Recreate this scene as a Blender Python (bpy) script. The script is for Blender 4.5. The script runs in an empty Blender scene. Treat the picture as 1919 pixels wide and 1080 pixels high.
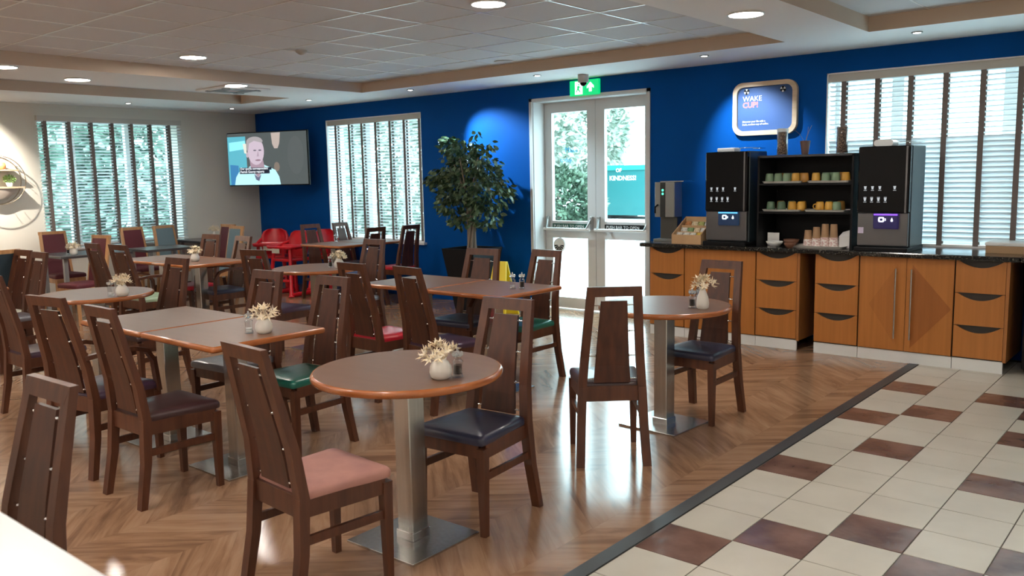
import bpy, math, random
from mathutils import Vector, Matrix
PI = math.pi
S = bpy.context.scene
COL = S.collection

# ------------------------------------------------------------------ camera, world, exposure
W_PX = 1919.0
FPX = 1601.88
PITCH, ROLL, YAW, CAMH = .129191, -.0199833, .700309, 1.57
cd = bpy.data.cameras.new('camera'); cam = bpy.data.objects.new('camera', cd); COL.objects.link(cam)
F = Vector((-math.sin(YAW)*math.cos(PITCH), math.cos(YAW)*math.cos(PITCH), -math.sin(PITCH)))
R0 = Vector((math.cos(YAW), math.sin(YAW), 0)); U0 = R0.cross(F)
Rv = math.cos(ROLL)*R0 + math.sin(ROLL)*U0; Uv = -math.sin(ROLL)*R0 + math.cos(ROLL)*U0
cam.matrix_world = Matrix(((Rv.x, Uv.x, -F.x, 0), (Rv.y, Uv.y, -F.y, 0), (Rv.z, Uv.z, -F.z, CAMH), (0, 0, 0, 1)))
cd.sensor_width = 36; cd.lens = 36*FPX/W_PX; cd.clip_start = .05; cd.clip_end = 300
cd.dof.use_dof = True; cd.dof.focus_distance = 5.5; cd.dof.aperture_fstop = 6.0
S.camera = cam
S.view_settings.view_transform = 'Standard'; S.view_settings.look = 'None'
S.view_settings.gamma = 1; S.view_settings.exposure = 0.3; S.view_settings.use_curve_mapping = False
w = bpy.data.worlds.new('world'); S.world = w; w.use_nodes = True
wn = w.node_tree.nodes; wl = w.node_tree.links
bg = wn['Background']; bg.inputs[1].default_value = 10.5
tc = wn.new('ShaderNodeTexCoord'); sp = wn.new('ShaderNodeSeparateXYZ'); cr = wn.new('ShaderNodeValToRGB')
wl.new(tc.outputs['Generated'], sp.inputs[0]); wl.new(sp.outputs[2], cr.inputs[0]); wl.new(cr.outputs[0], bg.inputs[0])
cr.color_ramp.elements[0].position = 0.0; cr.color_ramp.elements[0].color = (.82, .95, 1, 1)
cr.color_ramp.elements[1].position = .6; cr.color_ramp.elements[1].color = (.70, .89, 1, 1)

LAMP_E = 125      # round ceiling panels
PANEL_C = (1, .93, .84)

# ------------------------------------------------------------------ materials
MATS = {}
def mat(name, col, rough=.5, metal=0, emit=None, es=0, spec=.5, coat=0, noise=None, bump=None, trans=0, alpha=1):
    if name in MATS: return MATS[name]
    m = bpy.data.materials.new(name); m.use_nodes = True; MATS[name] = m
    n, l = m.node_tree.nodes, m.node_tree.links; b = n['Principled BSDF']
    b.inputs['Base Color'].default_value = (*col, 1); b.inputs['Roughness'].default_value = rough
    b.inputs['Metallic'].default_value = metal; b.inputs['Specular IOR Level'].default_value = spec
    b.inputs['Coat Weight'].default_value = coat
    b.inputs['Transmission Weight'].default_value = trans
    if emit: b.inputs['Emission Color'].default_value = (*emit, 1); b.inputs['Emission Strength'].default_value = es
    if noise:   # (scale xyz, colour2, lo, hi)
        t = n.new('ShaderNodeTexCoord'); mp = n.new('ShaderNodeMapping'); nz = n.new('ShaderNodeTexNoise'); r = n.new('ShaderNodeValToRGB')
        mp.inputs['Scale'].default_value = noise[0]; nz.inputs['Scale'].default_value = 1; nz.inputs['Detail'].default_value = 4
        l.new(t.outputs['Object'], mp.inputs[0]); l.new(mp.outputs[0], nz.inputs[0]); l.new(nz.outputs[0], r.inputs[0])
        r.color_ramp.elements[0].position = noise[2]; r.color_ramp.elements[0].color = (*col, 1)
        r.color_ramp.elements[1].position = noise[3]; r.color_ramp.elements[1].color = (*noise[1], 1)
        l.new(r.outputs[0], b.inputs['Base Color'])
    if bump:
        t = n.new('ShaderNodeTexCoord'); nz = n.new('ShaderNodeTexNoise'); bp = n.new('ShaderNodeBump')
        nz.inputs['Scale'].default_value = bump[0]; bp.inputs['Strength'].default_value = bump[1]; bp.inputs['Distance'].default_value = .01
        l.new(t.outputs['Object'], nz.inputs[0]); l.new(nz.outputs[0], bp.inputs['Height']); l.new(bp.outputs[0], b.inputs['Normal'])
    return m

def wood(name, c1, c2, rough=.35, sc=(30, 30, 2.5), coat=0):
    return mat(name, c1, rough, noise=(sc, c2, .3, .7), coat=coat)

M_DARK = wood('walnut_stain', (.058, .0185, .0095), (.118, .040, .0185), .36)
M_DARK2 = wood('walnut_panel', (.046, .0145, .0085), (.090, .028, .0135), .38)
M_BEECH = wood('beech', (.42, .21, .085), (.54, .29, .13), .4)
M_EDGE = wood('cherry_edge', (.30, .085, .022), (.42, .135, .038), .25, (8, 8, 30), .3)
M_LAM = mat('table_laminate', (.165, .082, .050), .40, noise=((3, 22, 3), (.188, .096, .060), .3, .7))
M_LAMD = mat('dark_laminate', (.05, .045, .048), .3)
M_STEEL = mat('brushed_steel', (.50, .50, .48), .24, 1, noise=((60, 60, 3), (.62, .62, .60), .3, .7))
M_CHROME = mat('chrome', (.82, .82, .82), .12, 1)
M_ALU = mat('aluminium_grey', (.36, .36, .35), .4, .7)
M_BLUE = mat('blue_paint', (.001, .064, .275), .6, spec=.06, noise=((2, 2, 2), (.0015, .071, .30), .3, .7))
M_CREAM = mat('cream_paint', (.68, .645, .575), .7)
M_CEIL = mat('ceiling_white', (.66, .655, .66), .8)
M_SOFF = mat('soffit_white', (.88, .87, .85), .75)
M_FASC = mat('fascia_cream', (.58, .46, .36), .75)
M_TBAR = mat('ceiling_bar', (.80, .79, .76), .28, .2)
M_WHITE = mat('white_gloss', (.80, .80, .79), .3)
M_FRAME = mat('door_frame_white', (.62, .61, .60), .35)
M_PLINTH = mat('plinth_white', (.74, .75, .74), .3)
M_OAK = wood('cherry_veneer', (.39, .140, .026), (.47, .175, .036), .42, (30, 30, 1.2))
M_OAKD = wood('cherry_veneer_cross', (.30, .098, .018), (.36, .118, .023), .42, (30, 30, 1.2))
M_OAKS = wood('cabinet_side', (.33, .125, .032), (.39, .15, .038), .4, (30, 30, 1.2))
M_BLACK = mat('black_satin', (.009, .009, .010), .45, spec=.15)
M_BLKG = mat('black_gloss', (.005, .005, .006), .10, spec=.13)
M_VOID = mat('dark_recess', (.030, .026, .022), .5)
M_TRIM = mat('floor_strip', (.045, .048, .052), .45)
M_SLAT = mat('blind_slat', (.78, .78, .78), .55)
M_TAPE = mat('blind_tape', (.19, .155, .14), .8)
M_PELM = mat('pelmet', (.56, .53, .48), .5)
M_PETAL = mat('dried_petal', (.78, .62, .38), .7, noise=((60, 60, 60), (.90, .82, .68), .35, .65))
M_CERAM = mat('vase_ceramic', (.74, .70, .64), .3)
M_SALT = mat('salt', (.86, .85, .82), .8)
M_PEPPER = mat('pepper', (.03, .022, .018), .8)
M_RED = mat('red_plastic', (.56, .010, .020), .3)
M_LEAF = mat('ficus_leaf', (.024, .060, .022), .34, noise=((16, 16, 16), (.20, .27, .13), .45, .72))
M_TRUNK = mat('ficus_trunk', (.22, .17, .13), .8)
M_YEL = mat('yellow_plastic', (.80, .62, .02), .4)

def glassmat(name, col=(1, 1, 1), rough=0.0, fac=.10):
    m = bpy.data.materials.new(name); m.use_nodes = True; n, l = m.node_tree.nodes, m.node_tree.links
    n.remove(n['Principled BSDF']); o = n['Material Output']
    t = n.new('ShaderNodeBsdfTransparent'); g = n.new('ShaderNodeBsdfGlossy'); x = n.new('ShaderNodeMixShader')
    lw = n.new('ShaderNodeLayerWeight'); lw.inputs[0].default_value = .35
    mu = n.new('ShaderNodeMath'); mu.operation = 'MULTIPLY'; mu.inputs[1].default_value = fac*4
    t.inputs[0].default_value = (*col, 1); g.inputs[0].default_value = (1, 1, 1, 1); g.inputs[1].default_value = .05
    l.new(lw.outputs['Facing'], mu.inputs[0]); l.new(mu.outputs[0], x.inputs[0])
    l.new(t.outputs[0], x.inputs[1]); l.new(g.outputs[0], x.inputs[2]); l.new(x.outputs[0], o.inputs[0])
    MATS[name] = m; return m
M_GLASS = glassmat('window_glass', (.90, .985, .98), fac=.03)
M_CLEAR = glassmat('clear_acrylic', (.90, .92, .93), fac=.25)

def slatmat():
    m = M_SLAT; n, l = m.node_tree.nodes, m.node_tree.links
    b = n['Principled BSDF']; o = n['Material Output']; t = n.new('ShaderNodeBsdfTranslucent'); x = n.new('ShaderNodeMixShader')
    t.inputs[0].default_value = (.80, .84, .86, 1); x.inputs[0].default_value = .28
    l.new(b.outputs[0], x.inputs[1]); l.new(t.outputs[0], x.inputs[2]); l.new(x.outputs[0], o.inputs[0])
slatmat()

def floor_mat():
    """chevron-laid wood planks: zigzag rows, each plank its own tone, grain along the plank"""
    m = bpy.data.materials.new('wood_floor'); m.use_nodes = True; n, l = m.node_tree.nodes, m.node_tree.links
    b = n['Principled BSDF']
    def mth(op, a, bb=None, c=None):
        k = n.new('ShaderNodeMath'); k.operation = op
        for i, v in enumerate((a, bb, c)):
            if v is None: continue
            if isinstance(v, (int, float)): k.inputs[i].default_value = v
            else: l.new(v, k.inputs[i])
        return k.outputs[0]
    t = n.new('ShaderNodeTexCoord'); s = n.new('ShaderNodeSeparateXYZ'); l.new(t.outputs['Object'], s.inputs[0])
    x, y = s.outputs[0], s.outputs[1]
    CW, PW = .42, .135
    u = mth('DIVIDE', x, CW); col = mth('FLOOR', u); fr = mth('SUBTRACT', u, col)
    odd = mth('MODULO', mth('ABSOLUTE', col), 2.0)
    tri = mth('ABSOLUTE', mth('SUBTRACT', odd, fr))          # 0..1 zigzag
    v = mth('ADD', y, mth('MULTIPLY', tri, CW*.85))
    pl = mth('FLOOR', mth('DIVIDE', v, PW)); pf = mth('SUBTRACT', mth('DIVIDE', v, PW), pl)
    cx = n.new('ShaderNodeCombineXYZ'); l.new(col, cx.inputs[0]); l.new(pl, cx.inputs[1])
    wn_ = n.new('ShaderNodeTexWhiteNoise'); wn_.noise_dimensions = '2D'; l.new(cx.outputs[0], wn_.inputs[0])
    # grain
    g = n.new('ShaderNodeCombineXYZ'); l.new(mth('MULTIPLY', fr, 1.1), g.inputs[0]); l.new(mth('MULTIPLY', v, 11), g.inputs[1])
    l.new(mth('MULTIPLY', wn_.outputs[0], 37), g.inputs[2])
    nz = n.new('ShaderNodeTexNoise'); nz.inputs['Scale'].default_value = 1.0; nz.inputs['Detail'].default_value = 6; nz.inputs['Roughness'].default_value = .6
    nz.inputs['Distortion'].default_value = .8
    l.new(g.outputs[0], nz.inputs[0])
    r = n.new('ShaderNodeValToRGB'); e = r.color_ramp.elements
    e[0].position = .30; e[0].color = (.18, .094, .054, 1); e[1].position = .72; e[1].color = (.41, .25, .155, 1)
    q = r.color_ramp.elements.new(.48); q.color = (.305, .172, .100, 1)
    mixv = mth('ADD', mth('MULTIPLY', nz.outputs[0], .85), mth('MULTIPLY', mth('SUBTRACT', wn_.outputs[0], .5), .17))
    mixv = mth('ADD', mixv, .085)
    # big soft cloudiness
    n2 = n.new('ShaderNodeTexNoise'); n2.inputs['Scale'].default_value = 3.0; l.new(t.outputs['Object'], n2.inputs[0])
    mixv = mth('ADD', mixv, mth('MULTIPLY', mth('SUBTRACT', n2.outputs[0], .5), .25))
    l.new(mixv, r.inputs[0])
    sm1 = mth('LESS_THAN', pf, .025); sm2 = mth('LESS_THAN', fr, .008)
    seam = mth('MULTIPLY', mth('MAXIMUM', sm1, sm2), .22)
    mx = n.new('ShaderNodeMix'); mx.data_type = 'RGBA'; l.new(seam, mx.inputs[0]); l.new(r.outputs[0], mx.inputs[6]); mx.inputs[7].default_value = (.10, .05, .03, 1)
    l.new(mx.outputs[2], b.inputs['Base Color'])
    rr = mth('ADD', .155, mth('MULTIPLY', nz.outputs[0], .06)); l.new(rr, b.inputs['Roughness'])
    b.inputs['Specular IOR Level'].default_value = .62
    return m
M_FLOOR = floor_mat()
M_TILEC = mat('tile_cream', (.54, .505, .435), .30, noise=((3, 3, 3), (.60, .565, .49), .35, .65), bump=(14, .04))
M_TILED = mat('tile_brown', (.115, .060, .048), .20, noise=((5, 5, 5), (.24, .135, .105), .35, .7), bump=(11, .35))
M_GROUT = mat('grout', (.12, .105, .09), .8)
M_GRAN = mat('granite', (.012, .012, .012), .16, noise=((85, 85, 85), (.19, .17, .13), .56, .72))

# ------------------------------------------------------------------ mesh helpers
class MB:
    def __init__(s): s.v = []; s.f = []; s.m = []; s.sm = []
    def add(s, vs, fs, mi=0, smooth=False, T=None):
        k = len(s.v)
        s.v += [tuple(T @ Vector(p)) if T else tuple(p) for p in vs]
        for q in fs: s.f.append(tuple(i+k for i in q)); s.m.append(mi); s.sm.append(smooth)
    def box(s, a, b, mi=0, T=None, bev=0):
        x0, y0, z0 = a; x1, y1, z1 = b
        if bev:
            c = bev
            xs = (x0, x0+c, x1-c, x1); ring = lambda i: [(x0+i, y0+c), (x0+c, y0+i), (x1-c, y0+i), (x1-i, y0+c), (x1-i, y1-c), (x1-c, y1-i), (x0+c, y1-i), (x0+i, y1-c)]
            lv = [(z0, [(px+(c*.5 if px < (x0+x1)/2 else -c*.5), py+(c*.5 if py < (y0+y1)/2 else -c*.5)) for px, py in ring(0)]), (z0+c, ring(0)), (z1-c, ring(0)), (z1, [(px+(c*.5 if px < (x0+x1)/2 else -c*.5), py+(c*.5 if py < (y0+y1)/2 else -c*.5)) for px, py in ring(0)])]
            s.loft([[(px, py, z) for px, py in rg] for z, rg in lv], mi, T=T); return s
        v = [(x0, y0, z0), (x1, y0, z0), (x1, y1, z0), (x0, y1, z0), (x0, y0, z1), (x1, y0, z1), (x1, y1, z1), (x0, y1, z1)]
        s.add(v, [(0, 3, 2, 1), (4, 5, 6, 7), (0, 1, 5, 4), (1, 2, 6, 5), (2, 3, 7, 6), (3, 0, 4, 7)], mi, False, T); return s
    def loft(s, rings, mi=0, smooth=False, caps=True, T=None):
        n = len(rings[0]); v = [p for r in rings for p in r]; f = []
        for k in range(len(rings)-1):
            for i in range(n):
                j = (i+1) % n; f.append((k*n+i, k*n+j, (k+1)*n+j, (k+1)*n+i))
        s.add(v, f, mi, smooth, T)
        if caps:
            s.add(rings[0], [tuple(reversed(range(n)))], mi, False, T); s.add(rings[-1], [tuple(range(n))], mi, False, T)
        return s
    def lathe(s, prof, c=(0, 0, 0), seg=24, mi=0, smooth=True, T=None):
        rings = [[(c[0]+r*math.cos(2*PI*i/seg), c[1]+r*math.sin(2*PI*i/seg), c[2]+z) for i in range(seg)] for r, z in prof]
        return s.loft(rings, mi, smooth, True, T)
    def tube(s, pts, r, seg=8, mi=0, smooth=True, T=None, sq=None):
        pts = [Vector(p) for p in pts]; rings = []; n = len(pts)
        prev = None
        for i, p in enumerate(pts):
            d = (pts[min(i+1, n-1)]-pts[max(i-1, 0)]).normalized()
            if prev is None:
                a = d.cross(Vector((0, 0, 1)))
                if a.length < 1e-3: a = Vector((1, 0, 0))
                a.normalize()
            else:
                a = (prev - d*prev.dot(d)).normalized()
            prev = a; b = d.cross(a)
            rr = r[i] if isinstance(r, (list, tuple)) else r
            if sq:
                wx, wy = sq; rings.append([tuple(p+a*(sx*wx/2)+b*(sy*wy/2)) for sx, sy in ((-1, -1), (1, -1), (1, 1), (-1, 1))])
            else: rings.append([tuple(p+a*(rr*math.cos(2*PI*k/seg))+b*(rr*math.sin(2*PI*k/seg))) for k in range(seg)])
        return s.loft(rings, mi, smooth and not sq, True, T)
    def prism(s, poly, p0, ax, ay, az, d, mi=0, mi_side=None):
        """polygon (u,v) at p0 in axes ax, ay, extruded by d along az"""
        p0, ax, ay, az = map(Vector, (p0, ax, ay, az)); n = len(poly)
        a = [tuple(p0+ax*u+ay*v) for u, v in poly]; b = [tuple(p0+ax*u+ay*v+az*d) for u, v in poly]
        s.add(a, [tuple(reversed(range(n)))], mi); s.add(b, [tuple(range(n))], mi)
        s.add(a+b, [(i, (i+1) % n, n+(i+1) % n, n+i) for i in range(n)], mi if mi_side is None else mi_side); return s
    def ell(s, c, r, mi=0, su=16, sv=10, T=None):
        rings = []
        for j in range(sv+1):
            a = -PI/2+PI*j/sv; q = max(math.cos(a), .02)
            rings.append([(c[0]+r[0]*q*math.cos(2*PI*i/su), c[1]+r[1]*q*math.sin(2*PI*i/su), c[2]+r[2]*math.sin(a)) for i in range(su)])
        return s.loft(rings, mi, True, True, T)
    def build(s, name, mats, parent=None):
        me = bpy.data.meshes.new(name); me.from_pydata(s.v, [], s.f)
        if not isinstance(mats, (list, tuple)): mats = [mats]
        for m in mats: me.materials.append(m)
        for p, mi, sm in zip(me.polygons, s.m, s.sm): p.material_index = mi; p.use_smooth = sm
        me.update()
        o = bpy.data.objects.new(name, me); COL.objects.link(o)
        if parent: o.parent = parent
        return o

def fixn(o):
    import bmesh
    b = bmesh.new(); b.from_mesh(o.data); bmesh.ops.recalc_face_normals(b, faces=b.faces); b.to_mesh(o.data); b.free()
    return o
def tag(o, label=None, cat=None, group=None, kind=None):
    if label: o['label'] = label
    if cat: o['category'] = cat
    if group: o['group'] = group
    if kind: o['kind'] = kind
    return o
def thing(name, label, cat, loc=(0, 0, 0), rz=0, group=None):
    o = bpy.data.objects.new(name, None); COL.objects.link(o); o.location = loc; o.rotation_euler = (0, 0, rz); o.empty_display_size = .1
    return tag(o, label, cat, group)
def dup(root, loc, rz, label, group=None, swap=None):
    r = root.copy(); COL.objects.link(r); r.location = loc; r.rotation_euler = (0, 0, rz); r['label'] = label
    if group: r['group'] = group
    for ch in list(root.children):
        c = ch.copy(); COL.objects.link(c); c.parent = r
        if swap and ch.name.split('.')[0] in swap: c.data = swap[ch.name.split('.')[0]]
        for g in list(ch.children):
            d = g.copy(); COL.objects.link(d); d.parent = c
    return r
def struct(o): o['kind'] = 'structure'; return o
def text(body, size, m, loc, rot, parent, name='lettering', ext=.0006, align='LEFT', bold=0):
    cu = bpy.data.curves.new(name, 'FONT'); cu.body = body; cu.size = size; cu.extrude = ext; cu.align_x = align; cu.offset = bold
    cu.resolution_u = 2
    to = bpy.data.objects.new('tmp', cu); COL.objects.link(to)
    me = bpy.data.meshes.new_from_object(to.evaluated_get(bpy.context.evaluated_depsgraph_get()))
    bpy.data.objects.remove(to); me.materials.clear(); me.materials.append(m)
    o = bpy.data.objects.new(name, me); COL.objects.link(o); o.location = loc; o.rotation_euler = rot
    if parent: o.parent = parent
    return o

# ------------------------------------------------------------------ the room
XL, YB, ZC, ZR = -11.874, 7.9, 2.63, 2.745
XR, YF = 3.0, -2.5
WT = .30
def wall_x(name, y0, y1, xa, xb, za, zb, holes, m_in, m_rev):
    """wall running along X with rectangular holes (x0,x1,z0,z1)"""
    mb = MB(); xs = sorted({xa, xb, *[h[0] for h in holes], *[h[1] for h in holes]})
    for a, b in zip(xs, xs[1:]):
        hs = sorted([h for h in holes if h[0] <= a and h[1] >= b], key=lambda h: h[2]); z = za
        for h in hs:
            if h[2] > z: mb.box((a, y0, z), (b, y1, h[2]))
            z = h[3]
        if z < zb: mb.box((a, y0, z), (b, y1, zb))
    return struct(mb.build(name, [m_in]))
DOOR = (-6.30, -4.755, -.1, 2.43); W2 = (-10.12, -8.15, .735, 2.43); W3 = (-2.885, -.45, .905, 2.44)
wall_x('wall_back', YB, YB+WT, XL-.3, XR+.2, -.1, 2.95, [DOOR, W2, W3], M_BLUE, M_WHITE)
mb = MB(); LW = (4.655, 6.57, .75, 2.455)
for a, b, z0, z1 in ((YF, LW[0], -.1, 2.95), (LW[1], YB, -.1, 2.95), (LW[0], LW[1], -.1, LW[2]), (LW[0], LW[1], LW[3], 2.95)):
    mb.box((XL-WT, a, z0), (XL, b, z1))
struct(mb.build('wall_left', M_CREAM))
struct(MB().box((XR, YF, -.1), (XR+.2, YB, 2.95)).build('wall_right', M_CREAM))
M_PALEW = mat('pale_wall', (.82, .80, .76), .7)
struct(MB().box((XL-WT, YF-.2, -.1), (XR+.2, YF, 2.95)).build('wall_front', M_PALEW))
# floor: wood, strip, tiles in one mesh
mb = MB(); TX0, TY0, TS = -1.853, 3.276, .3028
mb.box((XL, YF, -.1), (TX0-.075, YB, 0), 0)
mb.box((DOOR[0], YB, -.1), (DOOR[1], YB+WT, 0), 0)
mb.box((TX0-.075, YF, -.1), (TX0-.004, YB, .003), 1)
mb.box((TX0-.004, YF, -.1), (XR, YB, -.003), 2)
dark = {(0, -1), (0, 3), (0, 7), (0, 10), (1, 0), (1, 5), (1, 8), (2, 1), (2, 10), (3, 4), (3, 7), (3, 9), (3, 0), (4, 1), (4, 6), (5, 3), (5, 9), (2, -3), (0, -5), (1, -4), (4, -2), (5, -4), (6, 0), (7, 4)}
for i in range(17):
    for j in range(-20, 16):
        x0, y0 = TX0+i*TS, TY0+j*TS
        if x0 > XR or y0 > YB-.3: continue
        d = (i, j) in dark or (i > 7 and (i*7+j*3) % 9 == 0)
        mb.box((x0+.003, y0+.003, -.02), (min(x0+TS-.003, XR), y0+TS-.003, .0), 4 if d else 3)
struct(mb.build('floor', [M_FLOOR, M_TRIM, M_GROUT, M_TILEC, M_TILED]))
# ceiling with coffers
xs = [XL-.3, -10.45, -9.35, -8.25, -2.92, -2.25, 2.5, XR+.2]; ys = [YF-.2, -1.2, 6.75, 7.02, YB+.2]
mb = MB()
def coffer(x, y):
    return (-10.45 < x < -9.35 and -1.2 < y < 6.75) or (-8.25 < x < -2.92 and -1.2 < y < 7.02) or (-2.25 < x < 2.5 and -1.2 < y < 7.02)
for a, b in zip(xs, xs[1:]):
    for c, d in zip(ys, ys[1:]):
        if not coffer((a+b)/2, (c+d)/2):
            mb.add([(a, c, ZC), (a, d, ZC), (b, d, ZC), (b, c, ZC)], [(0, 1, 2, 3)], 1)
for (a, b, c, d) in ((-10.45, -9.35, -1.2, 6.75), (-8.25, -2.92, -1.2, 7.02), (-2.25, 2.5, -1.2, 7.02)):
    v = [(a, c), (b, c), (b, d), (a, d)]
    for k in range(4):
        p, q = v[k], v[(k+1) % 4]; mb.add([(*p, ZC), (*q, ZC), (*q, ZR), (*p, ZR)], [(0, 1, 2, 3)], 2)
mb.box((XL-.3, YF-.2, ZR), (XR+.2, YB+.2, ZR+.1), 0)
struct(mb.build('ceiling', [M_CEIL, M_SOFF, M_FASC]))
mb = MB(); x = -4.82-.6*5
while x < -2.95: mb.box((x-.006, -1.2, ZR-.005), (x+.006, 7.02, ZR)); x += .6
y = 4.13-.6*8
while y < 7.0: mb.box((-8.25, y-.006, ZR-.0045), (-2.92, y+.006, ZR)); y += .6
x = -1.82
while x < 2.5: mb.box((x-.006, -1.2, ZR-.005), (x+.006, 7.02, ZR)); x += .6
struct(mb.build('trim_1', M_TBAR))
M_SKIRT = mat('skirting', (.055, .022, .014), .35)
struct(MB().box((XL, YF, 0), (XL+.02, YB, .12)).build('baseboard_left', M_SKIRT))
# a small patch vent / hatch set in the soffit
# ---- left window
def window_y(name, x_in, x_out, y0, y1, z0, z1, mull):
    fr = MB(); t = .05; xa, xb = x_out+.02, x_out+.09
    fr.box((xa, y0, z0), (xb, y0+t, z1)); fr.box((xa, y1-t, z0), (xb, y1, z1)); fr.box((xa, y0, z0), (xb, y1, z0+t)); fr.box((xa, y0, z1-t), (xb, y1, z1))
    for m_ in mull: fr.box((xa, m_-.055, z0+t), (xb, m_+.055, z1-t))
    root = struct(fr.build(name, M_WHITE))
    MB().box((xa+.03, y0+t, z0+t), (xa+.036, y1-t, z1-t)).build('glass_pane', M_GLASS, root)
    MB().box((x_out+.02, y0-.03, z0-.03), (x_in+.05, y1+.03, z0)).build('window_sill', M_WHITE, root)
    return root
window_y('window_1', XL, XL-WT, LW[0], LW[1], LW[2], LW[3], [5.14, 5.95])
def window_x(name, y_in, y_out, x0, x1, z0, z1, mull, sill=True):
    fr = MB(); t = .05; ya, yb = y_out-.09, y_out-.02
    fr.box((x0, ya, z0), (x0+t, yb, z1)); fr.box((x1-t, ya, z0), (x1, yb, z1)); fr.box((x0, ya, z0), (x1, yb, z0+t)); fr.box((x0, ya, z1-t), (x1, yb, z1))
    for m_ in mull: fr.box((m_-.05, ya, z0+t), (m_+.05, yb, z1-t))
    root = struct(fr.build(name, M_WHITE))
    MB().box((x0+t, ya+.03, z0+t), (x1-t, ya+.036, z1-t)).build('glass_pane', M_GLASS, root)
    # reveal lining, white
    rv = MB(); rv.box((x0, y_in+.001, z0), (x0+.012, ya, z1)); rv.box((x1-.012, y_in+.001, z0), (x1, ya, z1)); rv.box((x0, y_in+.001, z1-.012), (x1, ya, z1))
    rv.box((x0, y_in+.001, z0), (x1, ya, z0+.012))
    rv.build('window_reveal', M_WHITE, root)
    if sill: MB().box((x0-.04, y_in-.05, z0-.03), (x1+.04, ya, z0-.0)).build('window_sill', M_WHITE, root)
    return root
window_x('window_2', YB, YB+WT, *W2, [-9.45, -8.72])
window_x('window_3', YB, YB+WT, *W3, [-2.33, -1.45], False)

def blind(name, label, o, ax, n, length, z0, z1, tapes, tilt, pitch=.042, wsl=.05):
    """o: left-top origin of the blind plane; ax: unit direction along it; n: room-side normal"""
    root = thing(name, label, 'blind', (o[0], o[1], z0), 0, 'venetian blinds at the windows')
    ax = Vector(ax); n = Vector(n); L = MB()
    k = int((z1-z0-.06)/pitch)
    for i in range(k):
        z = z1-.07-i*pitch-z0
        a = tilt if not callable(tilt) else tilt(z/(z1-z0)); d = n*(math.cos(a)*wsl/2)+Vector((0, 0, math.sin(a)*wsl/2)); h = Vector((0, 0, .0014))
        p = Vector((0, 0, z)); e = ax*length
        v = [p-d-h, p+e-d-h, p+e+d-h, p+d-h, p-d+h, p+e-d+h, p+e+d+h, p+d+h]
        L.add([tuple(q) for q in v], [(0, 3, 2, 1), (4, 5, 6, 7), (0, 1, 5, 4), (1, 2, 6, 5), (2, 3, 7, 6), (3, 0, 4, 7)])
    L.build('slats', M_SLAT, root)
    for t in tapes:
        tb = MB(); zz = z1-.05-z0; 
        for s in (1, -1):
            c = n*(s*(wsl/2+.003)); p = ax*(t-.021)+c; q = ax*(t+.021)+c; e = n*.0015
            tb.add([tuple(v) for v in (p-e, q-e, q+e, p+e, p-e+Vector((0, 0, zz)), q-e+Vector((0, 0, zz)), q+e+Vector((0, 0, zz)), p+e+Vector((0, 0, zz)))],
                   [(0, 3, 2, 1), (4, 5, 6, 7), (0, 1, 5, 4), (1, 2, 6, 5), (2, 3, 7, 6), (3, 0, 4, 7)])
        tb.build('ladder_tape', M_TAPE, root)
    hr = MB(); a, b = n*-.03, n*.035
    v = [a, ax*length+a, ax*length+b, b]; top = z1-z0
    hr.add([tuple(p+Vector((0, 0, top-.07))) for p in v]+[tuple(p+Vector((0, 0, top))) for p in v], [(0, 3, 2, 1), (4, 5, 6, 7), (0, 1, 5, 4), (1, 2, 6, 5), (2, 3, 7, 6), (3, 0, 4, 7)])
    hr.build('head_rail', M_PELM, root)
    br = MB(); v = [n*-.025, ax*length-n*.025, ax*length+n*.025, n*.025]
    br.add([tuple(p+Vector((0, 0, .0))) for p in v]+[tuple(p+Vector((0, 0, .018))) for p in v], [(0, 3, 2, 1), (4, 5, 6, 7), (0, 1, 5, 4), (1, 2, 6, 5), (2, 3, 7, 6), (3, 0, 4, 7)])
    br.build('bottom_rail', M_WHITE, root)
    return root
blind('venetian_blind', 'white venetian blind with dark tapes hanging on the cream wall left of the television', (XL+.05, LW[0]-.03, 0), (0, 1, 0), (1, 0, 0), LW[1]-LW[0]+.06, LW[2]+.02, LW[3]+.02,
      [t-LW[0]+.03 for t in (4.72, 5.02, 5.31, 5.59, 5.86, 6.13, 6.41)], lambda h: .18 if h > .6 else .38)
blind('venetian_blind', 'white venetian blind on the narrow window between the television and the ficus', (W2[0]+.02, YB+.05, 0), (1, 0, 0), (0, -1, 0), W2[1]-W2[0]-.04, W2[2]+.01, W2[3]-.01,
      [t-W2[0]-.02 for t in (-9.93, -9.63, -9.36, -9.07, -8.78, -8.50, -8.21)], .33)
blind('venetian_blind', 'wide white venetian blind on the window behind the drinks counter', (W3[0]+.02, YB+.05, 0), (1, 0, 0), (0, -1, 0), W3[1]-W3[0]-.04, W3[2]+.005, W3[3]-.01,
      [t-W3[0]-.02 for t in (-2.74, -2.45, -2.175, -1.90, -1.62, -1.35, -1.07, -.79, -.52)], lambda h: .22 if h > .62 else .88)

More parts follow.
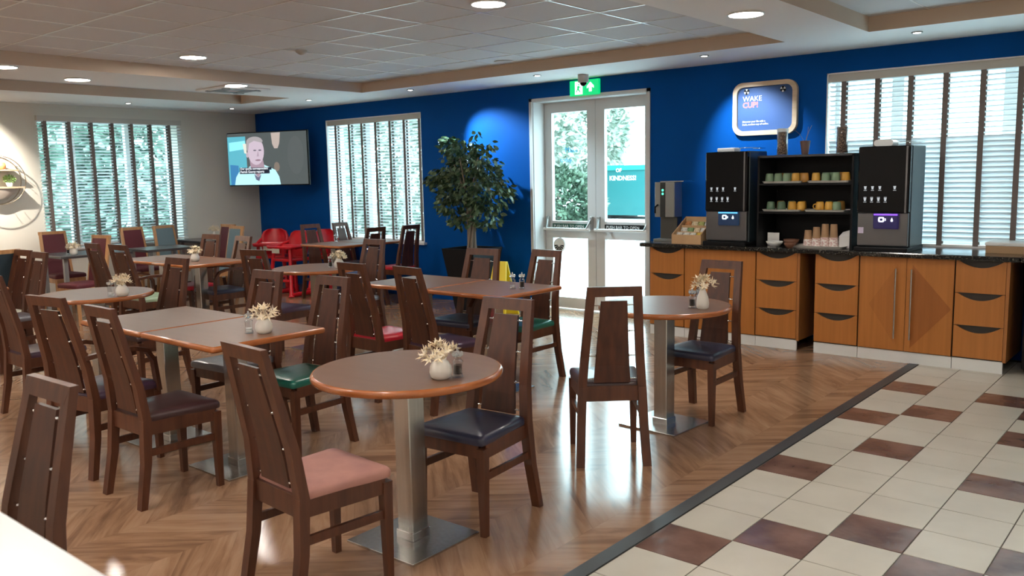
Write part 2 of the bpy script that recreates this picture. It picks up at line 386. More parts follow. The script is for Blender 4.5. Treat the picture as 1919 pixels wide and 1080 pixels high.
# ---- doors
def leaf(name, x0, x1, glx, hinge):
    y0, y1 = 8.11, 8.16; fr = MB(); zs = (0.015, .14, .845, 1.045, 2.30, 2.425)
    fr.box((x0, y0, zs[0]), (glx[0], y1, zs[5])); fr.box((glx[1], y0, zs[0]), (x1, y1, zs[5]))
    fr.box((glx[0], y0, zs[0]), (glx[1], y1, zs[1])); fr.box((glx[0], y0, zs[2]), (glx[1], y1, zs[3])); fr.box((glx[0], y0, zs[4]), (glx[1], y1, zs[5]))
    root = struct(fr.build(name, M_FRAME))
    MB().box((glx[0], 8.13, zs[1]), (glx[1], 8.136, zs[2])).build('glass_pane', M_GLASS, root)
    MB().box((glx[0], 8.13, zs[3]), (glx[1], 8.136, zs[4])).build('glass_pane', M_GLASS, root)
    bar = MB(); bar.tube([(x0+.03, 8.03, .955), (x1-.03, 8.03, .955)], .017, 10); bar.build('push_bar', M_WHITE, root)
    for xx in (x0+.045, x1-.045):
        ar = MB(); ar.box((xx-.016, 8.075, .95), (xx+.016, 8.112, 1.10), bev=.004); ar.tube([(xx, 8.09, 1.08), (xx+(.03 if xx < (x0+x1)/2 else -.03), 8.02, .96)], .012, 6)
        ar.build('bar_bracket', M_ALU, root)
    return root
d1 = leaf('door_1', -6.285, -5.563, (-6.18, -5.675), 0); d2 = leaf('door_2', -5.557, -4.80, (-5.438, -4.915), 1)
fr = MB(); fr.box((-6.30, 7.905, 0), (-6.288, 8.2, 2.43)); fr.box((-6.30, 7.905, 2.42), (-4.755, 8.2, 2.43)); fr.box((-4.775, 7.905, 0), (-4.755, 8.2, 2.43)); fr.box((-4.80, 8.1, 0), (-4.775, 8.17, 2.43))
fr.box((-6.335, 7.885, 0), (-6.295, 7.90, 2.46)); fr.box((-6.335, 7.885, 2.425), (-4.72, 7.90, 2.46)); fr.box((-4.76, 7.885, 0), (-4.72, 7.90, 2.46))
struct(fr.build('trim_2', M_FRAME))
M_DGRN = mat('label_green', (.01, .09, .06), .4); M_LETW = mat('letter_white', (.8, .8, .8), .5); M_TEALW = mat('pen_teal', (.05, .42, .58), .5); M_PENW = mat('pen_white', (.9, .9, .9), .5)
for m_ in (M_TEALW, M_PENW):      # marker pen on glass: lit from both sides
    n_, l_ = m_.node_tree.nodes, m_.node_tree.links; t_ = n_.new('ShaderNodeBsdfTranslucent'); x_ = n_.new('ShaderNodeMixShader'); x_.inputs[0].default_value = .6
    t_.inputs[0].default_value = n_['Principled BSDF'].inputs['Base Color'].default_value; l_.new(n_['Principled BSDF'].outputs[0], x_.inputs[1]); l_.new(t_.outputs[0], x_.inputs[2]); l_.new(x_.outputs[0], n_['Material Output'].inputs[0])
for dr, xa, xb, mm in ((d1, -6.18, -5.675, M_DGRN), (d2, -5.438, -4.915, M_BLACK)):
    MB().box((xa, 8.105, .955), (xb, 8.11, 1.015)).build('push_label', mm, dr)
    text('PUSH BAR TO OPEN', .048, M_LETW, (xa+.02, 8.103, .968), (PI/2, 0, 0), dr, 'push_lettering')
text('OF', .060, M_PENW, (-5.30, 8.125, 1.60), (PI/2, 0, 0), d2, 'pane_writing', bold=.002)
text('KINDNESS!', .072, M_PENW, (-5.385, 8.125, 1.51), (PI/2, 0, 0), d2, 'pane_writing', bold=.002)
text('Make', .085, M_TEALW, (-6.0, 8.125, 1.84), (PI/2, 0, 0), d1, 'pane_writing')
text('today', .075, M_TEALW, (-6.07, 8.125, 1.73), (PI/2, 0, 0), d1, 'pane_writing')
text('for', .055, M_PENW, (-5.93, 8.125, 1.65), (PI/2, 0, 0), d1, 'pane_writing')
# round window ventilator in the left door's lower pane
vr = thing('window_ventilator', 'round white ventilator with slots in the lower pane of the left glass door', 'vent', (-6.075, 8.115, .76))
dk = MB(); dk.lathe([(.085, 0), (.085, .02), (.075, .026)], seg=28, T=Matrix.Rotation(PI/2, 4, 'X')); dk.build('housing', M_WHITE, vr)
for k in range(7):
    a = -PI*.95+PI*.9*k/6+PI/2*0; sl = MB(); T = Matrix.Rotation(PI/2, 4, 'X') @ Matrix.Rotation(a, 4, 'Z')
    sl.prism([(.02, -.004), (.068, -.011), (.068, .011), (.02, .004)], (0, 0, .0265), (1, 0, 0), (0, 1, 0), (0, 0, 1), .001)
    sl.v = [tuple(T @ Vector(p)) for p in sl.v]; sl.build('slot', M_BLACK, vr)

# ------------------------------------------------------------------ ceiling fixtures
M_PANEL = mat('lamp_panel', (1, 1, 1), .5, emit=PANEL_C, es=LAMP_E)
PANELS = [(-3.96, 4.51, ZR, 'round ceiling lamp cut by the top edge of the photo, above the door'), (-2.592, 5.572, ZC, 'round ceiling lamp nearest the framed wall sign'),
          (-7.53, 4.38, ZR, 'round ceiling lamp in the tiled recess at upper left centre'), (-8.40, 3.05, ZC, 'round ceiling lamp at the far left edge of the ceiling'),
          (-8.944, 3.927, ZC, 'round ceiling lamp on the soffit above the left window blind'), (-8.44, 5.40, ZC, 'round ceiling lamp beside the square air vent'),
          (-3.96, 1.3, ZR, None), (-6.2, .6, ZR, None), (-7.6, 1.2, ZR, None), (-2.59, 1.5, ZC, None), (-.3, 3.2, ZR, None), (-.3, -.2, ZR, None), (-4.2, -1.6, ZC, None), (1.6, 2.0, ZR, None), (-6.2, -1.9, ZC, None), (-2.5, -2.0, ZC, None), (-1.2, -1.8, ZC, None), (.6, -1.9, ZC, None), (-8.9, -1.0, ZC, None), (-5.4, -.6, ZR, None), (2.0, .2, ZR, None), (2.0, 4.2, ZR, None)]  # entries with None are unseen lamps, added out of view as fill light
lamp = None
for x, y, z, lb in PANELS:
    lb = lb or 'unseen round ceiling lamp added out of view as fill light'
    if lamp is None:
        lamp = thing('ceiling_lamp', lb, 'ceiling light', (x, y, z), 0, 'round ceiling lamps')
        MB().lathe([(.118, 0), (.125, -.006), (.118, -.014), (.112, -.012), (.112, -.002)], seg=32).build('rim', M_WHITE, lamp)
        MB().lathe([(.110, -.003), (.111, -.010)], seg=32).build('diffuser', M_PANEL, lamp)
    else: dup(lamp, (x, y, z), 0, lb)
M_SPOTE = mat('spot_bulb', (1, 1, 1), .5, emit=(1, .95, .88), es=30)
SPOTS = [(-11.15, 5.52, 'small recessed spotlight above the left window', .0), (-11.12, 7.02, 'small recessed spotlight above the television', 0),
         (-9.39, 7.08, 'small recessed spotlight above the narrow blue-wall window', 0), (-7.62, 7.23, 'small tilted spotlight lighting the wall above the ficus', 1),
         (-5.71, 7.26, 'small recessed spotlight just left of the exit sign', 0), (-3.765, 7.24, 'small spotlight above the framed wall sign', 2), (-1.976, 7.31, 'small spotlight above the right-hand window', 0),
         (-11.1, 3.5, 'small recessed spotlight above the round wall shelf', 3)]
spot = None
def spotlamp(x, y, tx, ty, tz, e, ang, blend=.6, col=(1, .93, .82)):
    ld = bpy.data.lights.new('spot_beam', 'SPOT'); ld.energy = e; ld.spot_size = ang; ld.spot_blend = blend; ld.shadow_soft_size = .02; ld.color = col
    o = bpy.data.objects.new('spot_beam', ld); COL.objects.link(o); o.location = (x, y, ZC-.05)
    o.rotation_euler = (Vector((tx, ty, tz))-Vector((x, y, ZC-.05))).to_track_quat('-Z', 'Y').to_euler()
for x, y, lb, k in SPOTS:
    if spot is None:
        spot = thing('spotlight', lb, 'ceiling light', (x, y, ZC), 0, 'small spotlights along the walls')
        MB().lathe([(.040, 0), (.044, -.005), (.036, -.010), (.028, -.004)], seg=24).build('rim', M_ALU, spot)
        MB().lathe([(.026, -.002), (.0265, -.008)], seg=20).build('bulb', M_SPOTE, spot)
    else: dup(spot, (x, y, ZC), 0, lb)
spotlamp(-7.62, 7.23, -6.75, 7.9, 1.75, 300, 1.0, .75, (.6, .88, 1))
spotlamp(-3.765, 7.24, -3.55, 7.9, 1.75, 110, 1.25, .8, (.75, .9, 1))
spotlamp(-11.1, 3.5, -11.87, 3.75, 1.9, 380, 1.3, .8, (1, .92, .8))
spotlamp(-5.71, 7.26, -5.71, 7.3, 0, 30, 1.0, .8)
spotlamp(-1.976, 7.31, -1.98, 7.4, 0, 25, 1.0, .8)
spotlamp(-9.39, 7.08, -9.39, 7.1, 0, 30, 1.0, .8)
spotlamp(-11.12, 7.02, -11.12, 7.0, 0, 30, 1.0, .8)
spotlamp(-11.15, 5.52, -11.2, 5.5, 0, 30, 1.0, .8)
# air cassette, detectors, camera dome
cs = thing('air_vent', 'square grey air vent in the soffit beside a round lamp', 'vent', (-8.85, 5.62, ZC))
MB().box((-.30, -.30, -.018), (.30, .30, 0), bev=.006).build('vent_frame', M_SOFF, cs)
mb = MB()
for k in range(4):
    T = Matrix.Rotation(k*PI/2, 4, 'Z'); mb.box((-.24, .15, -.026), (.24, .19, -.018), T=T); mb.box((-.17, .09, -.026), (.17, .12, -.018), T=T)
mb.build('louvres', M_ALU, cs)
det = thing('smoke_detector', 'small grey smoke detector on the tiled ceiling left of centre', 'detector', (-6.55, 4.88, ZR), 0, 'ceiling detectors')
MB().lathe([(.052, 0), (.052, -.016), (.040, -.026), (.018, -.04), (.005, -.042)], seg=24).build('detector_body', mat('detector_grey', (.5, .47, .44), .5), det)
dup(det, (-9.63, 6.28, ZR), 0, 'small grey smoke detector on the soffit above the television')
sk = MB().lathe([(.095, 0), (.10, -.004), (.085, -.010), (.02, -.008)], seg=32).build('ceiling_speaker', mat('speaker_grille', (.55, .52, .50), .6)); sk.location = (-5.80, 6.82, ZR); tag(sk, 'flat round speaker grille on the tiled ceiling left of the doors', 'speaker')
cm = thing('dome_camera', 'grey dome camera hanging from the ceiling in front of the exit sign', 'camera', (-5.36, 7.60, ZC))
MB().lathe([(.058, 0), (.058, -.075), (.050, -.082)], seg=28).build('camera_housing', mat('cam_grey', (.5, .46, .43), .5), cm)
MB().lathe([(.036, -.08), (.034, -.10), (.020, -.115), (.004, -.12)], seg=24).build('camera_dome', M_BLKG, cm)
# ------------------------------------------------------------------ exit sign
M_EXIT = mat('exit_green', (0, .35, .12), .4, emit=(.0, .55, .16), es=.95); M_EXW = mat('exit_white', (1, 1, 1), .4, emit=(.75, 1, .85), es=1.2)
ex = thing('exit_sign', 'green emergency exit sign with running figure and arrow above the glass doors', 'sign', (-5.73, 7.86, 2.445))
MB().box((0, 0, 0), (.39, .035, .165), bev=.004).build('sign_box', M_EXIT, ex)
MB().box((.075, -.003, .012), (.175, .0, .153)).build('door_symbol', M_EXW, ex)
rm = MB(); Y_ = -.006
rm.prism([(.118, .118), (.127, .128), (.138, .120), (.130, .108)], (0, Y_, 0), (1, 0, 0), (0, 0, 1), (0, 1, 0), .003)
rm.prism([(.110, .105), (.135, .104), (.128, .070), (.150, .040), (.142, .035), (.116, .062), (.095, .035), (.088, .042), (.107, .070)], (0, Y_, 0), (1, 0, 0), (0, 0, 1), (0, 1, 0), .003)
rm.prism([(.133, .100), (.155, .085), (.152, .079), (.130, .090)], (0, Y_, 0), (1, 0, 0), (0, 0, 1), (0, 1, 0), .003)
rm.build('running_figure', M_EXIT, ex)
ar = MB(); ar.prism([(.262, .035), (.298, .035), (.298, .088), (.325, .070), (.325, .095), (.28, .138), (.235, .095), (.235, .070), (.262, .088)], (0, -.003, 0), (1, 0, 0), (0, 0, 1), (0, 1, 0), .003)
ar.build('arrow', M_EXW, ex)

# ------------------------------------------------------------------ framed wall sign
def rrect(w_, h_, r, n=8):
    p = []
    for cx, cy, a0 in ((w_/2-r, h_/2-r, 0), (-w_/2+r, h_/2-r, PI/2), (-w_/2+r, -h_/2+r, PI), (w_/2-r, -h_/2+r, 1.5*PI)):
        p += [(cx+r*math.cos(a0+PI/2*k/n), cy+r*math.sin(a0+PI/2*k/n)) for k in range(n+1)]
    return p
sg = thing('framed_sign', 'blue rounded wall sign in a pale wooden frame lettered WAKE CUP!', 'sign', (-3.46, 7.9, 2.17))
SW, SH = .635, .50
o_, i_ = rrect(SW, SH, .10), rrect(SW-.085, SH-.085, .065); n_ = len(o_); fm = MB()
def r3(p, y): return [(u, y, v) for u, v in p]
fm.loft([r3(o_, -.001), r3(o_, -.045), r3(i_, -.045), r3(i_, -.018)], 0, False, False); fixn(fm.build('wooden_frame', wood('sign_oak', (.60, .43, .28), (.72, .55, .38), .5, (4, 30, 30)), sg))
pn = MB(); pn.prism(i_, (0, -.018, 0), (1, 0, 0), (0, 0, 1), (0, 1, 0), .016); fixn(pn.build('sign_panel', mat('sign_blue', (.045, .10, .26), .5, spec=.3), sg))
M_SRED = mat('sign_red', (.85, .16, .14), .5)
text('WAKE', .068, M_LETW, (-.225, -.021, .075), (PI/2, 0, 0), sg, 'sign_lettering')
text('CUP!', .072, M_SRED, (-.225, -.021, .015), (PI/2, 0, 0), sg, 'sign_lettering', bold=.0022)
text('Discover your life with a', .023, M_LETW, (-.225, -.021, -.125), (PI/2, 0, 0), sg, 'sign_lettering', bold=.0006)
text('fresh, modern cup of coffee.', .023, M_LETW, (-.225, -.021, -.152), (PI/2, 0, 0), sg, 'sign_lettering', bold=.0006)
for cx in (-.185, .175):
    e1 = MB(); T = Matrix.Translation((cx, -.020, .165)) @ Matrix.Rotation(PI/2, 4, 'X')
    e1.lathe([(.028, 0), (.028, .003)], seg=20, T=T); e1.build('emblem_disc', M_BLACK, sg)
    e2 = MB()
    for a in (0, 1, 2):
        q = a*2*PI/3+cx*3; e2.prism([(.004*math.cos(q), .004*math.sin(q)), (.026*math.cos(q-.5), .026*math.sin(q-.5)), (.027*math.cos(q), .027*math.sin(q)), (.026*math.cos(q+.5), .026*math.sin(q+.5))], (cx, -.0235, .165), (1, 0, 0), (0, 0, 1), (0, -1, 0), .001)
    fixn(e2.build('emblem_petals', M_LETW, sg))

# ------------------------------------------------------------------ television
A = Vector((-11.50, 7.143, 0)); B = Vector((-10.10, 7.55, 0)); tw = (B-A).length; tv_rz = math.atan2(B.y-A.y, B.x-A.x)
TVC = ((A.x+B.x)/2, (A.y+B.y)/2, 1.905)
tv = thing('television', 'wall television showing a man in a pale shirt with captions, in the room corner', 'television', TVC, tv_rz)
hw, hh = tw/2, .39
MB().box((-hw, .0, -hh), (hw, .045, hh), bev=.008).build('tv_case', M_BLACK, tv)
MB().box((-.12, .045, -.1), (.12, .07, .1)).box((-.03, .07, -.03), (.03, .575, .03)).build('wall_bracket', M_BLACK, tv)
def emm(name, c, s=1.0): return mat(name, (0, 0, 0), .6, emit=c, es=s)
sx0, sx1, sz0, sz1 = -hw+.014, hw-.014, -hh+.016, hh-.014
MB().box((sx0, -.002, sz0), (sx1, 0, sz1)).build('screen', emm('scr_base', (.075, .088, .088)), tv)
def P(poly, mtl, nm, lay):   # poly in picture units 0..1 (x right, y down)
    q = [(sx0+(sx1-sx0)*u, sz1-(sz1-sz0)*v) for u, v in poly]; b = MB(); b.prism(q, (0, -.002-.0012*lay, 0), (1, 0, 0), (0, 0, 1), (0, 1, 0), .001); return fixn(b.build(nm, mtl, tv))
def oval(cx, cy, rx, ry, n=28, a0=0, a1=2*PI): return [(cx+rx*math.cos(a0+(a1-a0)*k/n), cy+ry*math.sin(a0+(a1-a0)*k/n)) for k in range(n+(0 if abs(a1-a0-2*PI) < 1e-6 else 1))]
P([(0, .06), (.235, .06), (.245, 1), (0, 1)], emm('scr_teal', (.10, .42, .52)), 'picture_backdrop', 1)
P([(.02, .17), (.23, .14), (.235, .30), (.02, .34)], emm('scr_ltteal', (.28, .80, .92)), 'picture_backdrop', 2)
P([(.02, .60), (.13, .62), (.13, 1), (.02, 1)], emm('scr_dkteal', (.04, .20, .42)), 'picture_backdrop', 2)
P([(.20, .20), (.245, .20), (.245, .40), (.215, .38)], emm('scr_cream', (.70, .72, .62)), 'picture_backdrop', 3)
P([(.565, .01), (.68, .01), (.665, .22), (.64, .31), (.60, .31), (.575, .22)], emm('scr_lamp', (.46, .38, .34)), 'picture_backdrop', 1)
P(oval(.62, .66, .035, .09), emm('scr_lamp2', (.20, .16, .13)), 'picture_backdrop', 1)
P(oval(.86, .45, .10, .36, 36), emm('scr_grn', (.085, .097, .098)), 'picture_backdrop', 1)
P([(.07, 1), (.09, .85), (.13, .75), (.24, .68), (.30, .62), (.44, .60), (.52, .66), (.60, .72), (.645, .85), (.66, 1)], emm('scr_shirt', (.48, .84, .92)), 'picture_shirt', 3)
P([(.28, .52), (.45, .52), (.47, .68), (.38, .86), (.29, .70)], emm('scr_neck', (.36, .25, .31)), 'picture_neck', 4)
P(oval(.365, .35, .105, .265), emm('scr_face', (.55, .45, .53)), 'picture_face', 5)
P(oval(.355, .17, .105, .10, 20, PI, 2*PI)+[(.44, .19), (.35, .15), (.285, .20), (.27, .33), (.25, .33)], emm('scr_hair', (.36, .33, .34)), 'picture_hair', 6)
P(oval(.255, .42, .016, .05), emm('scr_ear', (.48, .38, .44)), 'picture_ear', 6)
for cx in (.355, .42):
    P(oval(cx, .335, .02, .014, 14), emm('scr_eye', (.13, .11, .15)), 'picture_eye', 7)
P([(.395, .34), (.405, .45), (.375, .455), (.385, .40)], emm('scr_nose', (.40, .30, .37)), 'picture_nose', 7)
P(oval(.39, .525, .035, .016, 16), emm('scr_mouth', (.26, .15, .20)), 'picture_mouth', 7)
P([(.33, .79), (.38, .86), (.42, .80), (.39, .93), (.35, .90)], emm('scr_collar', (.12, .12, .20)), 'picture_collar', 5)
P([(.145, .665), (.555, .665), (.555, .715), (.53, .715), (.53, .785), (.145, .785)], emm('scr_black', (.004, .006, .02)), 'caption_box', 8)
M_CAP = emm('scr_cap', (.85, .9, .95))
for s_, v in (('Our sports correspondent', .705), ('Patrick Gearey reports', .765)):
    text(s_, .047, M_CAP, (sx0+(sx1-sx0)*.155, -.0135, sz1-(sz1-sz0)*v), (PI/2, 0, 0), tv, 'caption_lettering', bold=.0008)

# ------------------------------------------------------------------ chairs
def lp(a, b, t): return a+(b-a)*t
def seat_mats(nm, c): return mat('seat_'+nm, c, .34, coat=.15)
SC = {'navy': seat_mats('navy', (.028, .030, .060)), 'plum': seat_mats('plum', (.060, .030, .058)), 'brown': seat_mats('brown', (.045, .020, .022)),
      'green': seat_mats('green', (.010, .13, .095)), 'red': seat_mats('red', (.50, .012, .030)), 'pink': mat('seat_pink', (.46, .225, .185), .75, noise=((7, 7, 7), (.36, .17, .15), .35, .7)),
      'grey': seat_mats('grey', (.15, .145, .165)), 'mint': seat_mats('mint', (.32, .43, .29)), 'blue': seat_mats('blue', (.05, .085, .20)), 'cream': seat_mats('cream', (.50, .48, .40)),
      'burgundy': mat('pad_burgundy', (.105, .012, .020), .6), 'slate': mat('pad_slate', (.030, .055, .075), .6), 'greyblue': mat('pad_greyblue', (.13, .19, .22), .6)}
ZP = [(0, -.243, .1815), (.22, -.203, .171), (.43, -.186, .162), (.60, -.203, .149), (.80, -.248, .134), (.99, -.292, .121)]   # z, y, x of post centre
def post_at(z):
    for a, b in zip(ZP, ZP[1:]):
        if z <= b[0]+1e-6: t = (z-a[0])/(b[0]-a[0]); return lp(a[1], b[1], t), lp(a[2], b[2], t)
    return ZP[-1][1], ZP[-1][2]
def cushion(w0, w1, y0, y1, z0, z1):
    """domed seat pad, narrower at the rear"""
    rings = []; N = 6
    def outline(sc_, z):
        p = []
        for (wx, yy) in ((w0/2, y0), (w1/2, y1)): pass
        pts = [(-w0/2, y0), (w0/2, y0), (w1/2, y1), (-w1/2, y1)]; cy = (y0+y1)/2; out = []
        for i, (px, py) in enumerate(pts):
            prv = pts[i-1]; nx = pts[(i+1) % 4]
            for t in (.07, 0, .07):
                pass
            a = (lp(px, prv[0], .07), lp(py, prv[1], .07)); b = (lp(px, nx[0], .07), lp(py, nx[1], .07)); mid = (lp(px, (a[0]+b[0])/2, .4), lp(py, (a[1]+b[1])/2, .4))
            out += [a, mid, b]
        return [(q[0]*sc_, cy+(q[1]-cy)*sc_, z) for q in out]
    h = z1-z0
    rings = [outline(.985, z0), outline(1, z0+h*.2), outline(1, z0+h*.55), outline(.975, z0+h*.78), outline(.90, z0+h*.92), outline(.6, z0+h), outline(.2, z0+h*1.03)]
    return MB().loft(rings, 0, True, True)
def bar_between(a, b, w_, h_, mi=0, mbx=None):
    return (mbx or MB()).tube([a, b], 0, sq=(w_, h_))
def chair_parts(root, seatm, arm=False):
    cs_ = 1.18 if arm else 1.0
    hb = MB()
    for s in (-1, 1):       # back posts above the seat
        R_ = []
        for z in (.43, .52, .60, .70, .80, .90, .99):
            y, x = post_at(z); x *= s*cs_; wx = .0225; wy = lp(.021, .013, (z-.43)/.56)
            R_.append([(x-wx, y-wy, z), (x+wx, y-wy, z), (x+wx, y+wy, z), (x-wx, y+wy, z)])
        hb.loft(R_)
    y, x = post_at(.965); x = (x+.0225)*cs_ if not arm else x*cs_+.0225
    y9, _ = post_at(.99); y4, _ = post_at(.938)
    X9 = post_at(.99)[1]*cs_+.0225; X4 = post_at(.938)[1]*cs_
    hb.loft([[(-X4, y4-.0145, .938), (X4, y4-.0145, .938), (X4, y4+.0145, .938), (-X4, y4+.0145, .938)], [(-X9, y9-.0133, .991), (X9, y9-.0133, .991), (X9, y9+.0133, .991), (-X9, y9+.0133, .991)]])
    hb.build('back_frame', M_DARK, root)
    for s in (-1, 1):       # rear legs
        lg = MB(); R_ = []
        for z in (0, .10, .22, .33, .43):
            y, x = post_at(z); x *= s*cs_; wx = .0225; wy = lp(.0165, .022, z/.43)
            R_.append([(x-wx, y-wy, z), (x+wx, y-wy, z), (x+wx, y+wy, z), (x-wx, y+wy, z)])
        lg.loft(R_); lg.build('leg', M_DARK, root)
        fl = MB(); R_ = []
        for z, w_ in ((0, .0145), (.40, .021)):
            x = s*(.18*cs_-.006*z); y = .178
            R_.append([(x-w_, y-w_, z), (x+w_, y-w_, z), (x+w_, y+w_, z), (x-w_, y+w_, z)])
        fl.loft(R_); fl.build('leg', M_DARK, root)
        st = MB(); yb, xb = post_at(.268); st.tube([(s*xb*cs_, yb+.01, .268), (s*.178*cs_, .168, .268)], 0, sq=(.017, .034)); st.build('stretcher', M_DARK, root)
    ap = MB(); ap.box((-.165*cs_, .168, .355), (.165*cs_, .190, .418)); ap.box((-.145*cs_, -.198, .352), (.145*cs_, -.174, .435))
    for s in (-1, 1): ap.tube([(s*.158*cs_, -.18, .386), (s*.180*cs_, .17, .386)], 0, sq=(.022, .066))
    ap.build('seat_frame', M_DARK, root)
    cu = cushion(.335*cs_, .395*cs_, -.183, .203, .415, .462); cu.build('seat', seatm, root)
    # back panel, wedge shaped, with a small gap to the posts
    pb = MB(); R_ = []
    for z in (.455, .55, .65, .75, .85, .914):
        y, x = post_at(z); t = (z-.455)/(.914-.455); hwid = lp(.099, .069, t)*cs_
        R_.append([(-hwid, y-.007, z), (hwid, y-.007, z), (hwid, y+.007, z), (-hwid, y+.007, z)])
    pb.loft(R_); pb.build('back_panel', M_DARK2, root)
    for z in (.890, .745, .605, .475):
        y, x = post_at(z); t = (z-.455)/(.914-.455); hwid = lp(.099, .069, t)*cs_; xi = x*cs_-.022
        for s in (-1, 1):
            pn_ = MB(); pn_.tube([(s*(hwid-.004), y, z), (s*(xi+.003), y, z)], .0035, 6)
            pn_.ell((s*(hwid+.004), y, z), (.006, .0095, .006), su=8, sv=5); pn_.build('back_pin', M_CHROME, root)
    if arm:
        for s in (-1, 1):
            am = MB(); y, x = post_at(.66); x = x*cs_+.012
            pts = [(s*x, y, .655), (s*(x+.03), y+.12, .672), (s*(x+.045), y+.26, .668), (s*(x+.045), y+.34, .645), (s*(x+.042), y+.385, .58), (s*(.18*cs_+.016), .186, .40)]
            am.tube(pts, 0, sq=(.036, .024)); am.build('armrest', M_DARK, root)
    return root
ONE = {}
def place(x, y, t, seat, label, arm=False, group='dark wooden dining chairs'):
    k = (seat, arm)
    if arm not in ONE:
        r = thing('armchair' if arm else 'dining_chair', label, 'chair', (x, y, 0), t, group); chair_parts(r, SC[seat], arm); ONE[arm] = (r, seat); ONE[(arm, seat)] = [c for c in r.children if c.name.startswith('seat') and not c.name.startswith('seat_frame')][0].data
        return r
    src, ss = ONE[arm]
    if (arm, seat) not in ONE:
        me = ONE[(arm, ss)].copy(); me.materials.clear(); me.materials.append(SC[seat]); ONE[(arm, seat)] = me
    r = dup(src, (x, y, 0), t, label, group)
    for c in r.children:
        if c.name.split('.')[0] == 'seat': c.data = ONE[(arm, seat)]
    return r
CH = [
 (-2.66, 1.97, -.07, 'pink', 'dark wooden chair with a worn pink seat, nearest at the foreground round table', 0),
 (-2.62, 2.82, 3.23, 'navy', 'dark wooden chair with a navy seat on the right of the foreground round table', 0),
 (-2.64, 3.95, .73, 'brown', 'dark wooden chair with its back to the camera, in front of the right round table', 0),
 (-2.58, 4.94, 3.13, 'navy', 'dark wooden chair with a navy seat between the right round table and the cabinets', 0),
 (-4.14, 2.12, 0, 'brown', 'dark wooden chair with a brown seat at the near side of the left long table', 0),
 (-4.16, 2.97, 3.18, 'green', 'dark wooden chair with a green seat at the right end of the left long table', 0),
 (-4.82, 2.96, 3.21, 'grey', 'dark wooden chair with a grey seat behind the flower vase of the left long table', 0),
 (-4.84, 2.13, .16, 'plum', 'dark wooden armchair with a plum seat at the left end of the left long table', 1),
 (-2.68, .74, 3.18, 'brown', 'dark wooden chair cut off by the white counter at the bottom left corner', 0),
 (-6.31, 2.40, -.01, 'plum', 'dark wooden chair with a mauve seat cut by the left edge of the photo', 0),
 (-4.15, 5.06, 3.11, 'green', 'dark wooden chair with a green seat standing before the glass doors', 0),
 (-4.68, 4.93, 3.21, 'navy', 'dark wooden armchair with a navy seat in front of the potted ficus', 1),
 (-4.73, 4.15, -.02, 'red', 'dark wooden chair with a red seat at the near side of the middle table', 0),
 (-4.14, 4.16, -.12, 'plum', 'dark wooden chair with a plum seat just behind the foreground table flowers', 0),
 (-6.51, 4.48, .19, 'plum', 'dark wooden chair with a purple seat before the small far round table', 0),
 (-6.43, 5.27, 3.18, 'grey', 'dark wooden chair on the far side of the small far round table', 0),
 (-6.32, 3.15, 3.21, 'brown', 'dark wooden chair on the far side of the left round table', 0),
 (-8.08, 2.81, 3.19, 'grey', 'dark chair with a grey seat, right one of the pair near the left edge', 0),
 (-8.51, 2.84, 3.23, 'cream', 'dark chair with a cream seat, left one of the pair near the left edge', 0),
 (-8.78, 4.15, .01, 'brown', 'dark wooden chair left of the armchair before the far left table', 0),
 (-8.30, 4.18, .04, 'mint', 'dark wooden armchair with a pale green seat at the far left table', 1),
 (-8.83, 4.96, 3.30, 'red', 'dark wooden chair with a red seat on the far side of the far left table', 0),
 (-8.23, 4.94, 3.05, 'navy', 'dark wooden armchair with a navy seat seen under the edge of the far left table', 1),
 (-9.26, 7.08, -1.68, 'brown', 'greyish dark chair in front of the blue wall, left end of the window table', 0),
 (-9.20, 7.61, -1.43, 'brown', 'greyish dark chair on the left side of the window table, against the blind', 0),
 (-8.32, 6.98, 1.51, 'blue', 'black-looking chair with a blue seat in front of the narrow window', 0),
 (-8.27, 7.51, 1.55, 'red', 'black-looking chair with a red seat at the right side of the narrow window', 0),
]
for x, y, t, s, lb, a in CH: place(x, y, t, s, lb, bool(a))

def pad_chair(root, pad, seatm):
    fr = MB()
    for s in (-1, 1): fr.tube([(s*.165, -.17, .40), (s*.155, -.20, .62), (s*.145, -.275, .99)], 0, sq=(.038, .032))
    fr.tube([(-.165, -.2715, .972), (.165, -.2715, .972)], 0, sq=(.032, .04)); fr.build('back_frame', M_BEECH, root)
    pd = MB(); R_ = []
    for z, y, w_ in ((.43, -.178, .15), (.62, -.203, .141), (.955, -.268, .130)):
        R_.append([(-w_, y-.022, z), (w_, y-.022, z), (w_, y+.022, z), (-w_, y+.022, z)])
    pd.loft(R_); pd.build('back_pad', pad, root)
    for s in (-1, 1):
        for ya, yb in ((-.245, -.17), (.18, .178)):
            MB().tube([(s*.172, ya, 0), (s*.165, yb, .41)], 0, sq=(.034, .034)).build('leg', M_BEECH, root)
    ap = MB(); ap.box((-.16, .165, .36), (.16, .19, .42)); ap.box((-.15, -.185, .36), (.15, -.165, .42))
    for s in (-1, 1): ap.box((s*.165-.011, -.17, .36), (s*.165+.011, .17, .42))
    ap.build('seat_frame', M_BEECH, root)
    cushion(.33, .385, -.165, .20, .418, .475).build('seat', seatm, root)
